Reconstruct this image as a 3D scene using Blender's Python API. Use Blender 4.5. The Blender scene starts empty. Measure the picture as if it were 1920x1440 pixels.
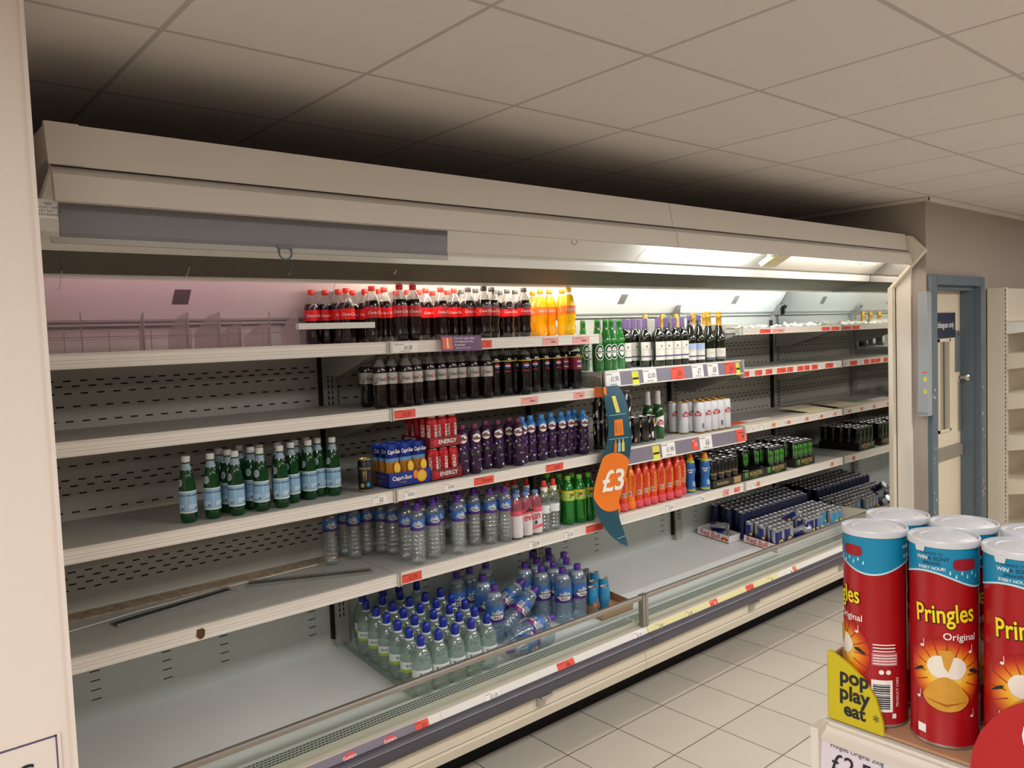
import bpy, bmesh, math, random
from mathutils import Vector, Matrix
random.seed(11)
PI = math.pi
C = bpy.context.scene.collection
SC = bpy.context.scene
EXPO = 0.25
LAMP1, LAMP2 = 39, 18
TUBE = (4.5, 28, 40, 50, 66, 22)

E = 1.847          # eye height of the photographer; heights marked "rel" are measured from it

# ------------------------------------------------------------------ camera
def cam_setup():
    f, yaw, pitch, roll = 1478.2, 0.7095, -0.0583, -0.0379
    F = Vector((math.sin(yaw)*math.cos(pitch), math.cos(yaw)*math.cos(pitch), math.sin(pitch)))
    R0 = Vector((math.cos(yaw), -math.sin(yaw), 0)); U0 = R0.cross(F)
    R = R0*math.cos(roll)+U0*math.sin(roll); U = -R0*math.sin(roll)+U0*math.cos(roll)
    cd = bpy.data.cameras.new('camera'); cam = bpy.data.objects.new('camera', cd); C.objects.link(cam)
    cd.sensor_width = 36; cd.lens = f/1920*36; cd.clip_start = 0.05; cd.clip_end = 60
    m = Matrix((R, U, -F)).transposed().to_4x4(); m.translation = Vector((0, 0, E))
    cam.matrix_world = m
    SC.camera = cam
cam_setup()

# ------------------------------------------------------------------ world, ceiling lights, exposure
w = bpy.data.worlds.new('world'); SC.world = w; w.use_nodes = True
w.node_tree.nodes['Background'].inputs[0].default_value = (0.9, 0.85, 0.78, 1)
w.node_tree.nodes['Background'].inputs[1].default_value = 0.05
SC.view_settings.view_transform = 'Standard'; SC.view_settings.look = 'None'
SC.view_settings.exposure = EXPO; SC.view_settings.gamma = 1; SC.view_settings.use_curve_mapping = False
SC.cycles.max_bounces = 7; SC.cycles.diffuse_bounces = 4; SC.cycles.glossy_bounces = 4
SC.cycles.transmission_bounces = 4; SC.cycles.transparent_max_bounces = 40
SC.cycles.caustics_reflective = False; SC.cycles.caustics_refractive = False
SC.cycles.sample_clamp_indirect = 4.0; SC.cycles.use_denoising = True
CEIL = E+0.82
def ceiling_lamp(x, y, p):
    l = bpy.data.lights.new('ceiling_light', 'AREA'); l.shape = 'RECTANGLE'; l.size = 1.15; l.size_y = 0.55
    l.energy = p; l.color = (1.0, 0.968, 0.95)
    o = bpy.data.objects.new('ceiling_light', l); o.location = (x, y, CEIL-0.012); C.objects.link(o)
for x in (-3.0, -0.9, 2.6, 5.0, 7.4):
    ceiling_lamp(x, 0.02, LAMP1)
    ceiling_lamp(x, -2.6, LAMP2)

# ------------------------------------------------------------------ materials
def hexc(h):
    h = h.lstrip('#'); o = []
    for i in (0, 2, 4):
        c = int(h[i:i+2], 16)/255
        o.append(c/12.92 if c <= 0.04045 else ((c+0.055)/1.055)**2.4)
    return tuple(o)+(1,)
MATS = {}
def mat(name, col, rough=0.5, metal=0.0, var=0.0, scale=8.0, bump=0.0, emit=0.0, spec=0.5, coat=0.0):
    if name in MATS: return MATS[name]
    m = bpy.data.materials.new(name); m.use_nodes = True; nt = m.node_tree; b = nt.nodes['Principled BSDF']
    c = hexc(col)
    b.inputs['Base Color'].default_value = c; b.inputs['Roughness'].default_value = rough
    b.inputs['Metallic'].default_value = metal; b.inputs['Specular IOR Level'].default_value = spec
    b.inputs['Coat Weight'].default_value = coat
    m.diffuse_color = c
    if emit: b.inputs['Emission Color'].default_value = c; b.inputs['Emission Strength'].default_value = emit
    if var or bump:
        tc = nt.nodes.new('ShaderNodeTexCoord'); n = nt.nodes.new('ShaderNodeTexNoise')
        n.inputs['Scale'].default_value = scale; n.inputs['Detail'].default_value = 4
        nt.links.new(tc.outputs['Object'], n.inputs['Vector'])
        if var:
            mx = nt.nodes.new('ShaderNodeMix'); mx.data_type = 'RGBA'
            mx.inputs[6].default_value = tuple(x*(1-var) for x in c[:3])+(1,)
            mx.inputs[7].default_value = tuple(min(1, x*(1+var)) for x in c[:3])+(1,)
            nt.links.new(n.outputs['Fac'], mx.inputs[0]); nt.links.new(mx.outputs[2], b.inputs['Base Color'])
        if bump:
            bp = nt.nodes.new('ShaderNodeBump'); bp.inputs['Strength'].default_value = bump; bp.inputs['Distance'].default_value = 0.002
            nt.links.new(n.outputs['Fac'], bp.inputs['Height']); nt.links.new(bp.outputs['Normal'], b.inputs['Normal'])
    MATS[name] = m
    return m
def clear(name, tint, body='#ffffff', k=0.0, rough=0.05, gl=1.0, ior=1.45):
    """thin clear plastic or glass: see-through tint, k of a milky body colour, and surface shine"""
    if name in MATS: return MATS[name]
    m = bpy.data.materials.new(name); m.use_nodes = True; nt = m.node_tree
    for n in list(nt.nodes): nt.nodes.remove(n)
    out = nt.nodes.new('ShaderNodeOutputMaterial'); t = nt.nodes.new('ShaderNodeBsdfTransparent'); d = nt.nodes.new('ShaderNodeBsdfDiffuse')
    g = nt.nodes.new('ShaderNodeBsdfGlossy'); lw = nt.nodes.new('ShaderNodeLayerWeight'); m1 = nt.nodes.new('ShaderNodeMixShader'); m2 = nt.nodes.new('ShaderNodeMixShader')
    t.inputs[0].default_value = hexc(tint); d.inputs[0].default_value = hexc(body); g.inputs['Roughness'].default_value = rough
    lw.inputs['Blend'].default_value = 0.5; m1.inputs[0].default_value = k
    def MM(op, a, b):
        n = nt.nodes.new('ShaderNodeMath'); n.operation = op; n.use_clamp = op == 'MULTIPLY'
        for i, v in enumerate((a, b)):
            if isinstance(v, (int, float)): n.inputs[i].default_value = v
            else: nt.links.new(v, n.inputs[i])
        return n.outputs[0]
    mu = MM('MULTIPLY', MM('ADD', MM('MULTIPLY', MM('POWER', lw.outputs['Facing'], 5.0), 0.9), 0.045), gl)
    nt.links.new(t.outputs[0], m1.inputs[1]); nt.links.new(d.outputs[0], m1.inputs[2])
    nt.links.new(mu, m2.inputs[0])
    nt.links.new(m1.outputs[0], m2.inputs[1]); nt.links.new(g.outputs[0], m2.inputs[2]); nt.links.new(m2.outputs[0], out.inputs[0])
    MATS[name] = m
    return m

def tile_mat(name, c1, c2, joint, sx, sy, ox, oy, jw, rough, var=0.06):
    m = bpy.data.materials.new(name); m.use_nodes = True; nt = m.node_tree; b = nt.nodes['Principled BSDF']; L = nt.links
    tc = nt.nodes.new('ShaderNodeTexCoord'); sep = nt.nodes.new('ShaderNodeSeparateXYZ'); L.new(tc.outputs['Object'], sep.inputs[0])
    def M(op, a, bb):
        n = nt.nodes.new('ShaderNodeMath'); n.operation = op
        for i, v in enumerate((a, bb)):
            if v is None: continue
            if isinstance(v, (int, float)): n.inputs[i].default_value = v
            else: L.new(v, n.inputs[i])
        return n.outputs[0]
    def edge(o, s, off):
        u = M('DIVIDE', M('SUBTRACT', o, off), s); fr = M('FRACT', u, None)
        return M('MINIMUM', fr, M('SUBTRACT', 1.0, fr)), M('FLOOR', u, None), s
    ex, ix, _ = edge(sep.outputs[0], sx, ox); ey, iy, _ = edge(sep.outputs[1], sy, oy)
    jx = M('LESS_THAN', ex, jw/sx); jy = M('LESS_THAN', ey, jw/sy); j = M('MAXIMUM', jx, jy)
    cell = nt.nodes.new('ShaderNodeTexWhiteNoise'); cell.noise_dimensions = '2D'; cv = nt.nodes.new('ShaderNodeCombineXYZ')
    L.new(ix, cv.inputs[0]); L.new(iy, cv.inputs[1]); L.new(cv.outputs[0], cell.inputs['Vector'])
    ns = nt.nodes.new('ShaderNodeTexNoise'); ns.inputs['Scale'].default_value = 5; ns.inputs['Detail'].default_value = 6; L.new(tc.outputs['Object'], ns.inputs['Vector'])
    f = M('ADD', M('MULTIPLY', cell.outputs['Value'], 0.45), M('MULTIPLY', ns.outputs['Fac'], 0.55))
    mx = nt.nodes.new('ShaderNodeMix'); mx.data_type = 'RGBA'; mx.inputs[6].default_value = hexc(c1); mx.inputs[7].default_value = hexc(c2); L.new(f, mx.inputs[0])
    m2 = nt.nodes.new('ShaderNodeMix'); m2.data_type = 'RGBA'; L.new(mx.outputs[2], m2.inputs[6]); m2.inputs[7].default_value = hexc(joint); L.new(j, m2.inputs[0])
    L.new(m2.outputs[2], b.inputs['Base Color']); b.inputs['Roughness'].default_value = rough
    bp = nt.nodes.new('ShaderNodeBump'); bp.inputs['Distance'].default_value = 0.001; bp.inputs['Strength'].default_value = 0.5; bp.invert = True
    L.new(j, bp.inputs['Height']); L.new(bp.outputs['Normal'], b.inputs['Normal'])
    return m

# ------------------------------------------------------------------ mesh builder
class MB:
    def __init__(s): s.v = []; s.f = []; s.m = []; s.s = []
    def add(s, vs, fs, mi=0, sm=False):
        n = len(s.v); s.v += [tuple(p) for p in vs]
        for f in fs: s.f.append(tuple(i+n for i in f)); s.m.append(mi); s.s.append(sm)
        return s
    def box(s, x0, x1, y0, y1, z0, z1, mi=0):
        vs = [(x, y, z) for z in (z0, z1) for y in (y0, y1) for x in (x0, x1)]
        return s.add(vs, [(0, 2, 3, 1), (4, 5, 7, 6), (0, 1, 5, 4), (2, 6, 7, 3), (0, 4, 6, 2), (1, 3, 7, 5)], mi)
    def prof(s, p, x0, x1, mi=0, axis='x'):
        """closed outline extruded along x (points y,z) or along y (points x,z)"""
        n = len(p)
        mk = (lambda a, q: (a, q[0], q[1])) if axis == 'x' else (lambda a, q: (q[0], a, q[1]))
        vs = [mk(x0, q) for q in p]+[mk(x1, q) for q in p]
        fs = [(i, (i+1) % n, n+(i+1) % n, n+i) for i in range(n)]+[tuple(range(n))[::-1], tuple(range(n, 2*n))]
        return s.add(vs, fs, mi)
    def lathe(s, p, seg=20, mi=0, c=(0, 0), a0=0, ab=1.0, sm=True):
        """p: (r, z[, mi]) from bottom to top"""
        rows = []; base = len(s.v)
        for q in p:
            if q[0] < 1e-6: rows.append([len(s.v)]); s.v.append((c[0], c[1], q[1]))
            else:
                rows.append(list(range(len(s.v), len(s.v)+seg)))
                for k in range(seg):
                    t = a0+2*PI*k/seg; s.v.append((c[0]+q[0]*math.sin(t), c[1]-q[0]*math.cos(t), q[1]))
        for i in range(len(p)-1):
            A, B = rows[i], rows[i+1]; m = p[i][2] if len(p[i]) > 2 else mi
            for k in range(seg):
                k2 = (k+1) % seg
                if len(A) == 1 and len(B) == 1: continue
                if len(A) == 1: f = (A[0], B[k2], B[k])
                elif len(B) == 1: f = (A[k], A[k2], B[0])
                else: f = (A[k], A[k2], B[k2], B[k])
                s.f.append(f); s.m.append(m); s.s.append(sm)
        return s
    def tube(s, pts, r, seg=6, mi=0):
        pts = [Vector(p) for p in pts]; rows = []
        for i, p in enumerate(pts):
            d = (pts[min(i+1, len(pts)-1)]-pts[max(i-1, 0)]).normalized()
            a = d.cross(Vector((0, 0, 1)))
            if a.length < 1e-3: a = d.cross(Vector((1, 0, 0)))
            a.normalize(); b = d.cross(a)
            rows.append(list(range(len(s.v), len(s.v)+seg)))
            for k in range(seg):
                t = 2*PI*k/seg; s.v.append(tuple(p+a*r*math.cos(t)+b*r*math.sin(t)))
        for i in range(len(rows)-1):
            for k in range(seg):
                s.f.append((rows[i][k], rows[i][(k+1) % seg], rows[i+1][(k+1) % seg], rows[i+1][k])); s.m.append(mi); s.s.append(True)
        s.f.append(tuple(rows[0][::-1])); s.m.append(mi); s.s.append(False)
        s.f.append(tuple(rows[-1])); s.m.append(mi); s.s.append(False)
        return s
    def band(s, r, z0, z1, mi=0, seg=28, a0=-PI, a1=PI, off=0.0006):
        """cylindrical label strip; z0, z1 numbers or functions of the angle; r number or function of z"""
        rf = r if callable(r) else (lambda z: r)
        g0 = z0 if callable(z0) else (lambda t: z0)
        g1 = z1 if callable(z1) else (lambda t: z1)
        nz = 1 if not callable(r) else 6; vs = []; fs = []
        for k in range(seg+1):
            t = a0+(a1-a0)*k/seg
            for j in range(nz+1):
                z = g0(t)+(g1(t)-g0(t))*j/nz; R = rf(z)+off
                vs.append((R*math.sin(t), -R*math.cos(t), z))
        for k in range(seg):
            for j in range(nz):
                a = k*(nz+1)+j; fs.append((a, a+nz+1, a+nz+2, a+1))
        return s.add(vs, fs, mi, True)
    def wrap(s, sh, r, ang, zc, mi=0, off=0.001, rot=0):
        rf = r if callable(r) else (lambda z: r)
        r0 = rf(zc); vs, fs = sh
        if rot: cr, sr = math.cos(rot), math.sin(rot); vs = [(x*cr-y*sr, x*sr+y*cr) for x, y in vs]
        xs = [v[0] for v in vs]
        if max(xs)-min(xs) > r0*0.35: vs, fs = slice_x(vs, fs, r0*0.22)
        out = []
        for x, y in vs:
            t = ang+x/r0; z = zc+y; R = rf(z)+off
            out.append((R*math.sin(t), -R*math.cos(t), z))
        return s.add(out, fs, mi)
    def flat(s, sh, o, ux, uy, mi=0, off=0.0):
        o = Vector(o); ux = Vector(ux); uy = Vector(uy); n = ux.cross(uy).normalized()
        return s.add([tuple(o+ux*x+uy*y+n*off) for x, y in sh[0]], sh[1], mi)
    def build(s, name, mats, parent=None, loc=None):
        me = bpy.data.meshes.new(name); me.from_pydata(s.v, [], s.f); me.update()
        for m in (mats if isinstance(mats, (list, tuple)) else [mats]): me.materials.append(m)
        me.polygons.foreach_set('material_index', s.m); me.polygons.foreach_set('use_smooth', s.s)
        if any(s.s): me.set_sharp_from_angle(angle=math.radians(48))
        o = bpy.data.objects.new(name, me); C.objects.link(o)
        if parent: o.parent = parent
        if loc: o.location = loc
        return o
def slice_x(vs, fs, dx):
    bm = bmesh.new(); bv = [bm.verts.new((x, y, 0)) for x, y in vs]
    for f in fs:
        try: bm.faces.new([bv[i] for i in f])
        except ValueError: pass
    lo = min(v[0] for v in vs); hi = max(v[0] for v in vs); x = lo+dx
    while x < hi:
        g = bm.verts[:]+bm.edges[:]+bm.faces[:]
        bmesh.ops.bisect_plane(bm, geom=g, plane_co=(x, 0, 0), plane_no=(1, 0, 0)); x += dx
    bm.verts.index_update()
    r = ([(v.co.x, v.co.y) for v in bm.verts], [tuple(v.index for v in f.verts) for f in bm.faces]); bm.free()
    return r
GL = {}
def T(txt, size=0.01, bold=0.0, shear=0.0, sx=1.0, align='CENTER'):
    """flat letter shapes, centred on 0,0"""
    k = (txt, bold, shear, align)
    if k not in GL:
        cu = bpy.data.curves.new('letters', 'FONT'); cu.body = txt; cu.size = 1; cu.offset = bold; cu.shear = shear; cu.align_x = align
        cu.resolution_u = 4; cu.fill_mode = 'FRONT'
        o = bpy.data.objects.new('letters', cu); C.objects.link(o); dg = bpy.context.evaluated_depsgraph_get(); dg.update()
        me = bpy.data.meshes.new_from_object(o.evaluated_get(dg))
        vs = [(v.co.x, v.co.y) for v in me.vertices]; fs = [tuple(p.vertices) for p in me.polygons]
        ys = [v[1] for v in vs] or [0]; c = (min(ys)+max(ys))/2
        GL[k] = ([(x, y-c) for x, y in vs], fs)
        bpy.data.objects.remove(o); bpy.data.meshes.remove(me); bpy.data.curves.remove(cu)
    vs, fs = GL[k]
    return [(x*size*sx, y*size) for x, y in vs], fs
def ell(rx, ry, n=20, x=0, y=0): return [(x+rx*math.cos(2*PI*k/n), y+ry*math.sin(2*PI*k/n)) for k in range(n)], [tuple(range(n))]
def rect(w, h, x=0, y=0): return [(x-w/2, y-h/2), (x+w/2, y-h/2), (x+w/2, y+h/2), (x-w/2, y+h/2)], [(0, 1, 2, 3)]
def poly(p): return list(p), [tuple(range(len(p)))]
def ringsh(rx, ry, t, n=24):
    vs = [(rx*math.cos(2*PI*k/n), ry*math.sin(2*PI*k/n)) for k in range(n)]+[((rx-t)*math.cos(2*PI*k/n), (ry-t)*math.sin(2*PI*k/n)) for k in range(n)]
    return vs, [(k, (k+1) % n, n+(k+1) % n, n+k) for k in range(n)]
def bars(w, h, n=9, seed=1):
    rr = random.Random(seed); vs = []; fs = []; x = -w/2
    for k in range(n):
        b = w/n*(0.3+0.4*rr.random()); i = len(vs); vs += [(x, -h/2), (x+b, -h/2), (x+b, h/2), (x, h/2)]; fs.append((i, i+1, i+2, i+3)); x += w/n
    return vs, fs
def interp(p):
    def f(z):
        for a, b in zip(p, p[1:]):
            if a[1] <= z <= b[1]: return a[0]+(b[0]-a[0])*(z-a[1])/max(1e-6, b[1]-a[1])
        return p[0][0] if z < p[0][1] else p[-1][0]
    return f

# ------------------------------------------------------------------ objects, copies, labels
def tagobj(o, label=None, cat=None, group=None, kind=None):
    if label: o['label'] = label
    if cat: o['category'] = cat
    if group: o['group'] = group
    if kind: o['kind'] = kind
    return o
def empty(name, loc=(0, 0, 0), rz=0):
    o = bpy.data.objects.new(name, None); o.location = loc; o.rotation_euler = (0, 0, rz); o.empty_display_size = 0.05; C.objects.link(o); return o
def copy_tree(o, parent=None):
    c = o.copy(); C.objects.link(c); c.parent = parent
    for ch in list(o.children): copy_tree(ch, c)
    return c
PROTO = {}; MAKE = {}
def put(kind, x, y, z, rz, label, cat, group=None, rot=None):
    if kind not in PROTO: PROTO[kind] = MAKE[kind](); o = PROTO[kind]
    else: o = copy_tree(PROTO[kind])
    o.location = (x, y, z); o.rotation_euler = rot if rot else (0, 0, rz)
    o['label'] = label; o['category'] = cat
    if group: o['group'] = group
    return o
ONES = ['', 'first', 'second', 'third', 'fourth', 'fifth', 'sixth', 'seventh', 'eighth', 'ninth', 'tenth', 'eleventh', 'twelfth', 'thirteenth', 'fourteenth', 'fifteenth', 'sixteenth', 'seventeenth', 'eighteenth', 'nineteenth']
TENS = {20: 'twent', 30: 'thirt', 40: 'fort', 50: 'fift', 60: 'sixt', 70: 'sevent', 80: 'eight', 90: 'ninet'}
def ordn(n):
    if n < 20: return ONES[n]
    t = n//10*10
    return TENS[t]+('ieth' if n == t else 'y-'+ONES[n-t])
# ================================================================== the setting
M_pillar = mat('painted_pillar', '#efe4db', 0.6, var=0.02, scale=3)
M_wall = mat('painted_wall', '#a3978d', 0.75, var=0.04, scale=4, bump=0.2)
M_ceil = tile_mat('ceiling_tile', '#d2cbc6', '#dad3ce', '#b2aaa6', 0.5976, 0.6024, 1.8877, 2.129, 0.0075, 0.85)
M_floor = tile_mat('floor_tile', '#c3bbac', '#d2cabc', '#4a4038', 0.33, 0.3273, 3.0016, 2.4437, 0.0022, 0.32)
M_black = mat('plinth_shade_black', '#0b0b0c', 0.9)
M_cream = mat('cream_enamel', '#dbd2c0', 0.42, var=0.03, scale=5)
M_creamw = mat('warm_white_enamel', '#e2dbd0', 0.4, var=0.03, scale=6)
M_white = mat('white_enamel', '#e4e2dc', 0.4, var=0.02, scale=6)
M_shelf = mat('shelf_grey', '#b9b9b3', 0.42, var=0.07, scale=14)
M_back = mat('back_panel_grey', '#b2afa6', 0.5, var=0.05, scale=4)
M_backlow = mat('lower_panel_grey', '#c3c9c4', 0.4, var=0.05, scale=3)
M_deck = mat('deck_white', '#e2e4e2', 0.42, var=0.06, scale=5)
M_slot = mat('slot_dark', '#121110', 0.9)
M_bump = mat('bumper_grey', '#4a4852', 0.28, var=0.1, scale=10)
M_alu = mat('brushed_aluminium', '#a39c94', 0.38, metal=0.7, var=0.05)
M_steel = mat('steel', '#b9b7b2', 0.3, metal=0.8)
M_olive = mat('honeycomb_olive', '#4b4a38', 0.7, var=0.25, scale=60)
M_blind = mat('blind_grey', '#7d7b80', 0.6, var=0.06, scale=30)
M_brkt = mat('bracket_grey', '#a5a39c', 0.5)
M_mirror = mat('mirror', '#c9c9c6', 0.03, metal=1.0)
M_glass = clear('front_glass', '#f6faf8', gl=1.0)
M_frost = clear('perspex', '#ece8e6', '#dcd4d2', k=0.30, rough=0.15)
M_greyp = mat('purple_grey_rail', '#7d7684', 0.4)
M_yrail = mat('pale_yellow_rail', '#e2dba4', 0.4)
M_frame = mat('door_frame_blue_grey', '#5c6b74', 0.5, var=0.12, scale=12)
M_door = mat('door_cream', '#d8cbb2', 0.5, var=0.03)
M_ink = mat('ink_dark', '#20202a', 0.6)
M_navy = mat('navy', '#1c2440', 0.5)
M_pw = mat('paper_white', '#eceae6', 0.6)
M_pr = mat('ticket_red', '#e2513f', 0.6)
M_pp = mat('ticket_faded_pink', '#e59f98', 0.6)
M_py = mat('tag_yellow', '#d7cf4a', 0.6)
M_po = mat('ticket_orange', '#e08a55', 0.6)
M_rust = mat('rusty_dirt', '#ab987f', 0.9, var=0.75, scale=38, bump=0.6)
M_brown = mat('burn_mark', '#5a3a1c', 0.8)

def struct(name, mb, mats): o = mb.build(name, mats); o['kind'] = 'structure'; return o
struct('floor', MB().box(-4.5, 10.5, -5.5, 3.6, -0.1, 0), M_floor)
struct('ceiling', MB().box(-4.5, 10.5, -5.5, 3.6, CEIL, CEIL+0.1), M_ceil)
struct('wall_back', MB().box(-4.5, 5.52, 3.42, 3.6, 0, CEIL), M_wall)
struct('wall_left', MB().box(-4.6, -4.5, -5.5, 3.6, 0, CEIL), M_wall)
struct('wall_front', MB().box(-4.5, 10.5, -5.6, -5.5, 0, CEIL), M_wall)
struct('wall_east', MB().box(10.5, 10.6, -5.5, 3.6, 0, CEIL), M_wall)
struct('wall_pillar', MB().box(-1.2, 0.361, 2.0, 3.42, 0, CEIL).box(0.355, 0.364, 1.994, 2.02, 0, CEIL), [M_pillar])
# right wall with the doorway: return face at x 5.52, front face at y 2.18
DX0, DX1, DZ = 5.62, 6.42, E+0.255
struct('wall_right', MB().box(5.52, DX0, 2.18, 3.6, 0, CEIL).box(DX1, 10.5, 2.18, 3.6, 0, CEIL).box(DX0, DX1, 2.18, 3.6, DZ, CEIL).box(DX0, DX1, 2.36, 3.6, 0, DZ), M_wall)
struct('trim_1', MB().box(5.50, 5.522, 2.27, 2.366, 0, E+0.36), M_creamw)
# perimeter trim where ceiling meets the right wall
struct('trim_2', MB().box(5.50, 10.5, 2.155, 2.18, CEIL-0.022, CEIL-0.001).box(5.495, 5.52, 2.155, 3.42, CEIL-0.022, CEIL-0.001), M_creamw)
# door
dr = empty('door_1', (6.02, 2.28, 0)); dr['kind'] = 'structure'
def dpart(name, mb, mats, par=None):
    o = mb.build(name, mats); o.parent = par or dr
    if not par: o.matrix_parent_inverse = Matrix.Translation((-6.02, -2.28, 0))
    return o
fr = MB().box(DX0-0.085, DX0+0.004, 2.15, 2.20, 0.01, E+0.316).box(DX1-0.004, DX1+0.075, 2.15, 2.20, 0.01, E+0.316).box(DX0, DX1, 2.15, 2.20, DZ-0.004, E+0.316)
fr.box(DX0, DX0+0.02, 2.2, 2.34, 0.01, DZ).box(DX1-0.03, DX1, 2.2, 2.34, 0.01, DZ).box(DX0+.02, DX1-.03, 2.2, 2.34, DZ-0.035, DZ)
rr = random.Random(3)
for k in range(26):
    x = DX1+0.002+rr.random()*0.05; z = 0.5+rr.random()*0.9
    if k % 3 == 0: x = DX0-0.02-rr.random()*0.05
    s = 0.003+rr.random()*0.006; fr.add([(x, 2.1495, z), (x+s, 2.1495, z+s*.4), (x+s*.8, 2.1495, z+s*2.6), (x-s*.3, 2.1495, z+s*1.5)], [(0, 1, 2, 3)], 1)
dpart('door_frame', fr, [M_frame, M_pw])
lf = MB().box(DX0+0.02, DX1-0.03, 2.285, 2.33, 0.012, DZ-0.035)
lf.box(5.965, 5.985, 2.272, 2.29, E-0.80, E-0.125).box(6.16, 6.18, 2.272, 2.29, E-0.80, E-0.125).box(5.965, 6.18, 2.272, 2.29, E-0.145, E-0.125).box(5.965, 6.18, 2.272, 2.29, E-0.80, E-0.78)
dpart('door_leaf', lf, [M_door])
dpart('vision_panel', MB().box(5.986, 6.159, 2.279, 2.2845, E-0.78, E-0.145).box(6.06, 6.075, 2.274, 2.281, E-0.78, E-0.145, 1), [mat('vision_glass', '#9a9484', 0.15), mat('vision_bar', '#5b574c', 0.5)])
dpart('push_plate', MB().box(6.29, 6.388, 2.278, 2.2845, E-0.375, E-0.07).box(6.33, 6.35, 2.2775, 2.2785, E-0.11, E-0.085, 1), [mat('plate_grey', '#8b8f92', 0.35, metal=0.5), M_ink])
dpart('lock_plate', MB().box(6.338, 6.385, 2.276, 2.2845, E-0.82, E-0.46), M_steel)
kn = MB(); kn.lathe([(0, 0), (0.018, 0), (0.014, 0.02), (0.027, 0.035), (0.03, 0.05), (0.02, 0.062), (0, 0.064)], 16)
ko = dpart('door_handle', kn, M_steel); ko.matrix_parent_inverse = Matrix.Identity(4); ko.location = (0.355, -0.005, E-0.42); ko.rotation_euler = (PI/2, 0, 0)
dpart('kick_rail', MB().prof([(2.265, E-1.0), (2.2845, E-1.01), (2.2845, E-0.91), (2.265, E-0.92)], 5.645, 6.385), mat('kick_rail_taupe', '#8a8378', 0.5))
sg = MB().box(5.876, 6.278, 2.276, 2.2845, E-0.118, E+0.063)
sg.flat(T('Colleagues only', 0.062, 0.004, 0, 0.86), (6.078, 2.2755, E-0.03), (1, 0, 0), (0, 0, 1), 1)
sgo = sg.build('door_sign', [M_navy, M_pw]); tagobj(sgo, 'navy sign reading Colleagues only fixed on the cream door', 'sign')
bx = MB().prof([(2.145, E-0.62), (2.205, E-0.62), (2.205, E+0.19), (2.195, E+0.205), (2.155, E+0.205), (2.145, E+0.19)], 5.445, 5.518)
bx.box(5.44, 5.46, 2.142, 2.208, E-0.60, E-0.50)
bx.box(5.4435, 5.446, 2.15, 2.175, E-0.335, E-0.325, 1).box(5.4435, 5.446, 2.15, 2.170, E-0.39, E-0.36, 2).box(5.4435, 5.446, 2.15, 2.170, E-0.47, E-0.44, 2)
tagobj(bx.build('wall_box', [mat('box_grey', '#9aa0a3', 0.4), M_pr, M_py]), 'tall narrow grey metal box with small stickers beside the blue-grey door frame', 'box')
# sign plate on the pillar
ps = MB().box(-0.55, 0.332, 1.9925, 1.9995, E-1.25, E-0.846)
ps.box(-0.55, 0.325, 1.9915, 1.9926, E-0.853, E-0.849, 1).box(0.322, 0.325, 1.9915, 1.9926, E-1.25, E-0.849, 1)
ps.flat(T('ss', 0.085, 0.002, 0, 1.15), (0.245, 1.991, E-0.915), (1, 0, 0), (0, 0, 1), 2)
tagobj(ps.build('pillar_sign', [M_pillar, mat('sign_line_purple', '#5a5072', 0.6), M_ink]), 'pale sign panel with dark lettering low on the cream pillar', 'sign')

# ================================================================== refrigerated cabinets
YF = 2.73
def shelf(par, x0, x1, zt, lip, key):
    """zt: rel height of the shelf front top edge"""
    z = E+zt; wide = lip > 0.06
    mb = MB().box(x0, x1, YF+0.012, 3.222, z-0.022, z, 1)
    yb = YF-0.012 if wide else YF
    mb.prof([(YF+0.014, z+0.004), (YF-0.002, z+0.004), (yb, z-lip), (yb+0.012, z-lip), (YF+0.014, z-0.024)], x0, x1, 0)
    mb.box(x0, x1, YF+0.014, YF+0.022, z, z+0.0025, 0)
    mats = [M_creamw, M_shelf]
    s = mb.build('shelf', mats, par)
    rl = MB(); d = 0.0016; zz0 = z-lip+0.004; zz1 = z-0.004
    yy = lambda q: YF-0.002+(yb-YF+0.002)*((z+0.004-q)/(lip+0.004))-d
    e = 0.006
    rl.add([(x0+e, yy(zz0), zz0), (x1-e, yy(zz0), zz0), (x1-e, yy(zz1), zz1), (x0+e, yy(zz1), zz1)], [(0, 1, 2, 3)], 0)
    if not wide:
        for q in (zz0, zz1): rl.box(x0+e, x1-e, yy(q)-0.003, yy(q)+0.001, q-0.0015, q+0.0015, 0)
        for q in (0.35, 0.62):
            h = zz0+(zz1-zz0)*q; rl.box(x0+e, x1-e, yy(h)-0.0006, yy(h)+0.0003, h-0.0005, h+0.0005, 1)
    else:
        rl.box(x0, x1, yy(zz0)-0.004, yy(zz0)+0.001, zz0-0.006, zz0, 2)
    for xx in (x0, x1-0.008): rl.box(xx, xx+0.008, yy(zz0)-0.006, YF, zz0-0.006, z+0.006, 1)
    rl.build('price_rail', [M_greyp if wide else M_railw, M_rail2, M_white], s)
    for xb in (x0+0.012, x1-0.015):
        MB().prof([(3.23, z-0.14), (3.23, z-0.022), (YF+0.05, z-0.022), (YF+0.05, z-0.035), (3.12, z-0.14)], xb, xb+0.003).build('bracket', M_brkt, s)
    return s
M_railw = mat('price_rail_white', '#e8e2da', 0.35, var=0.02, scale=9); M_rail2 = mat('price_rail_clip', '#b9b1a6', 0.4)
ROWS = [-.05, -.10, -.12, -.147, -.195, -.25, -.36, -.415, -.467, -.49, -.519, -.587, -.70, -.755, -.81, -.832, -.855, -.877]
M_glow = lambda n, c, s: mat('lamp_'+n, c, 0.5, emit=s)
def deck_z(y): return E-1.38-0.108*(3.27-y)
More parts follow.
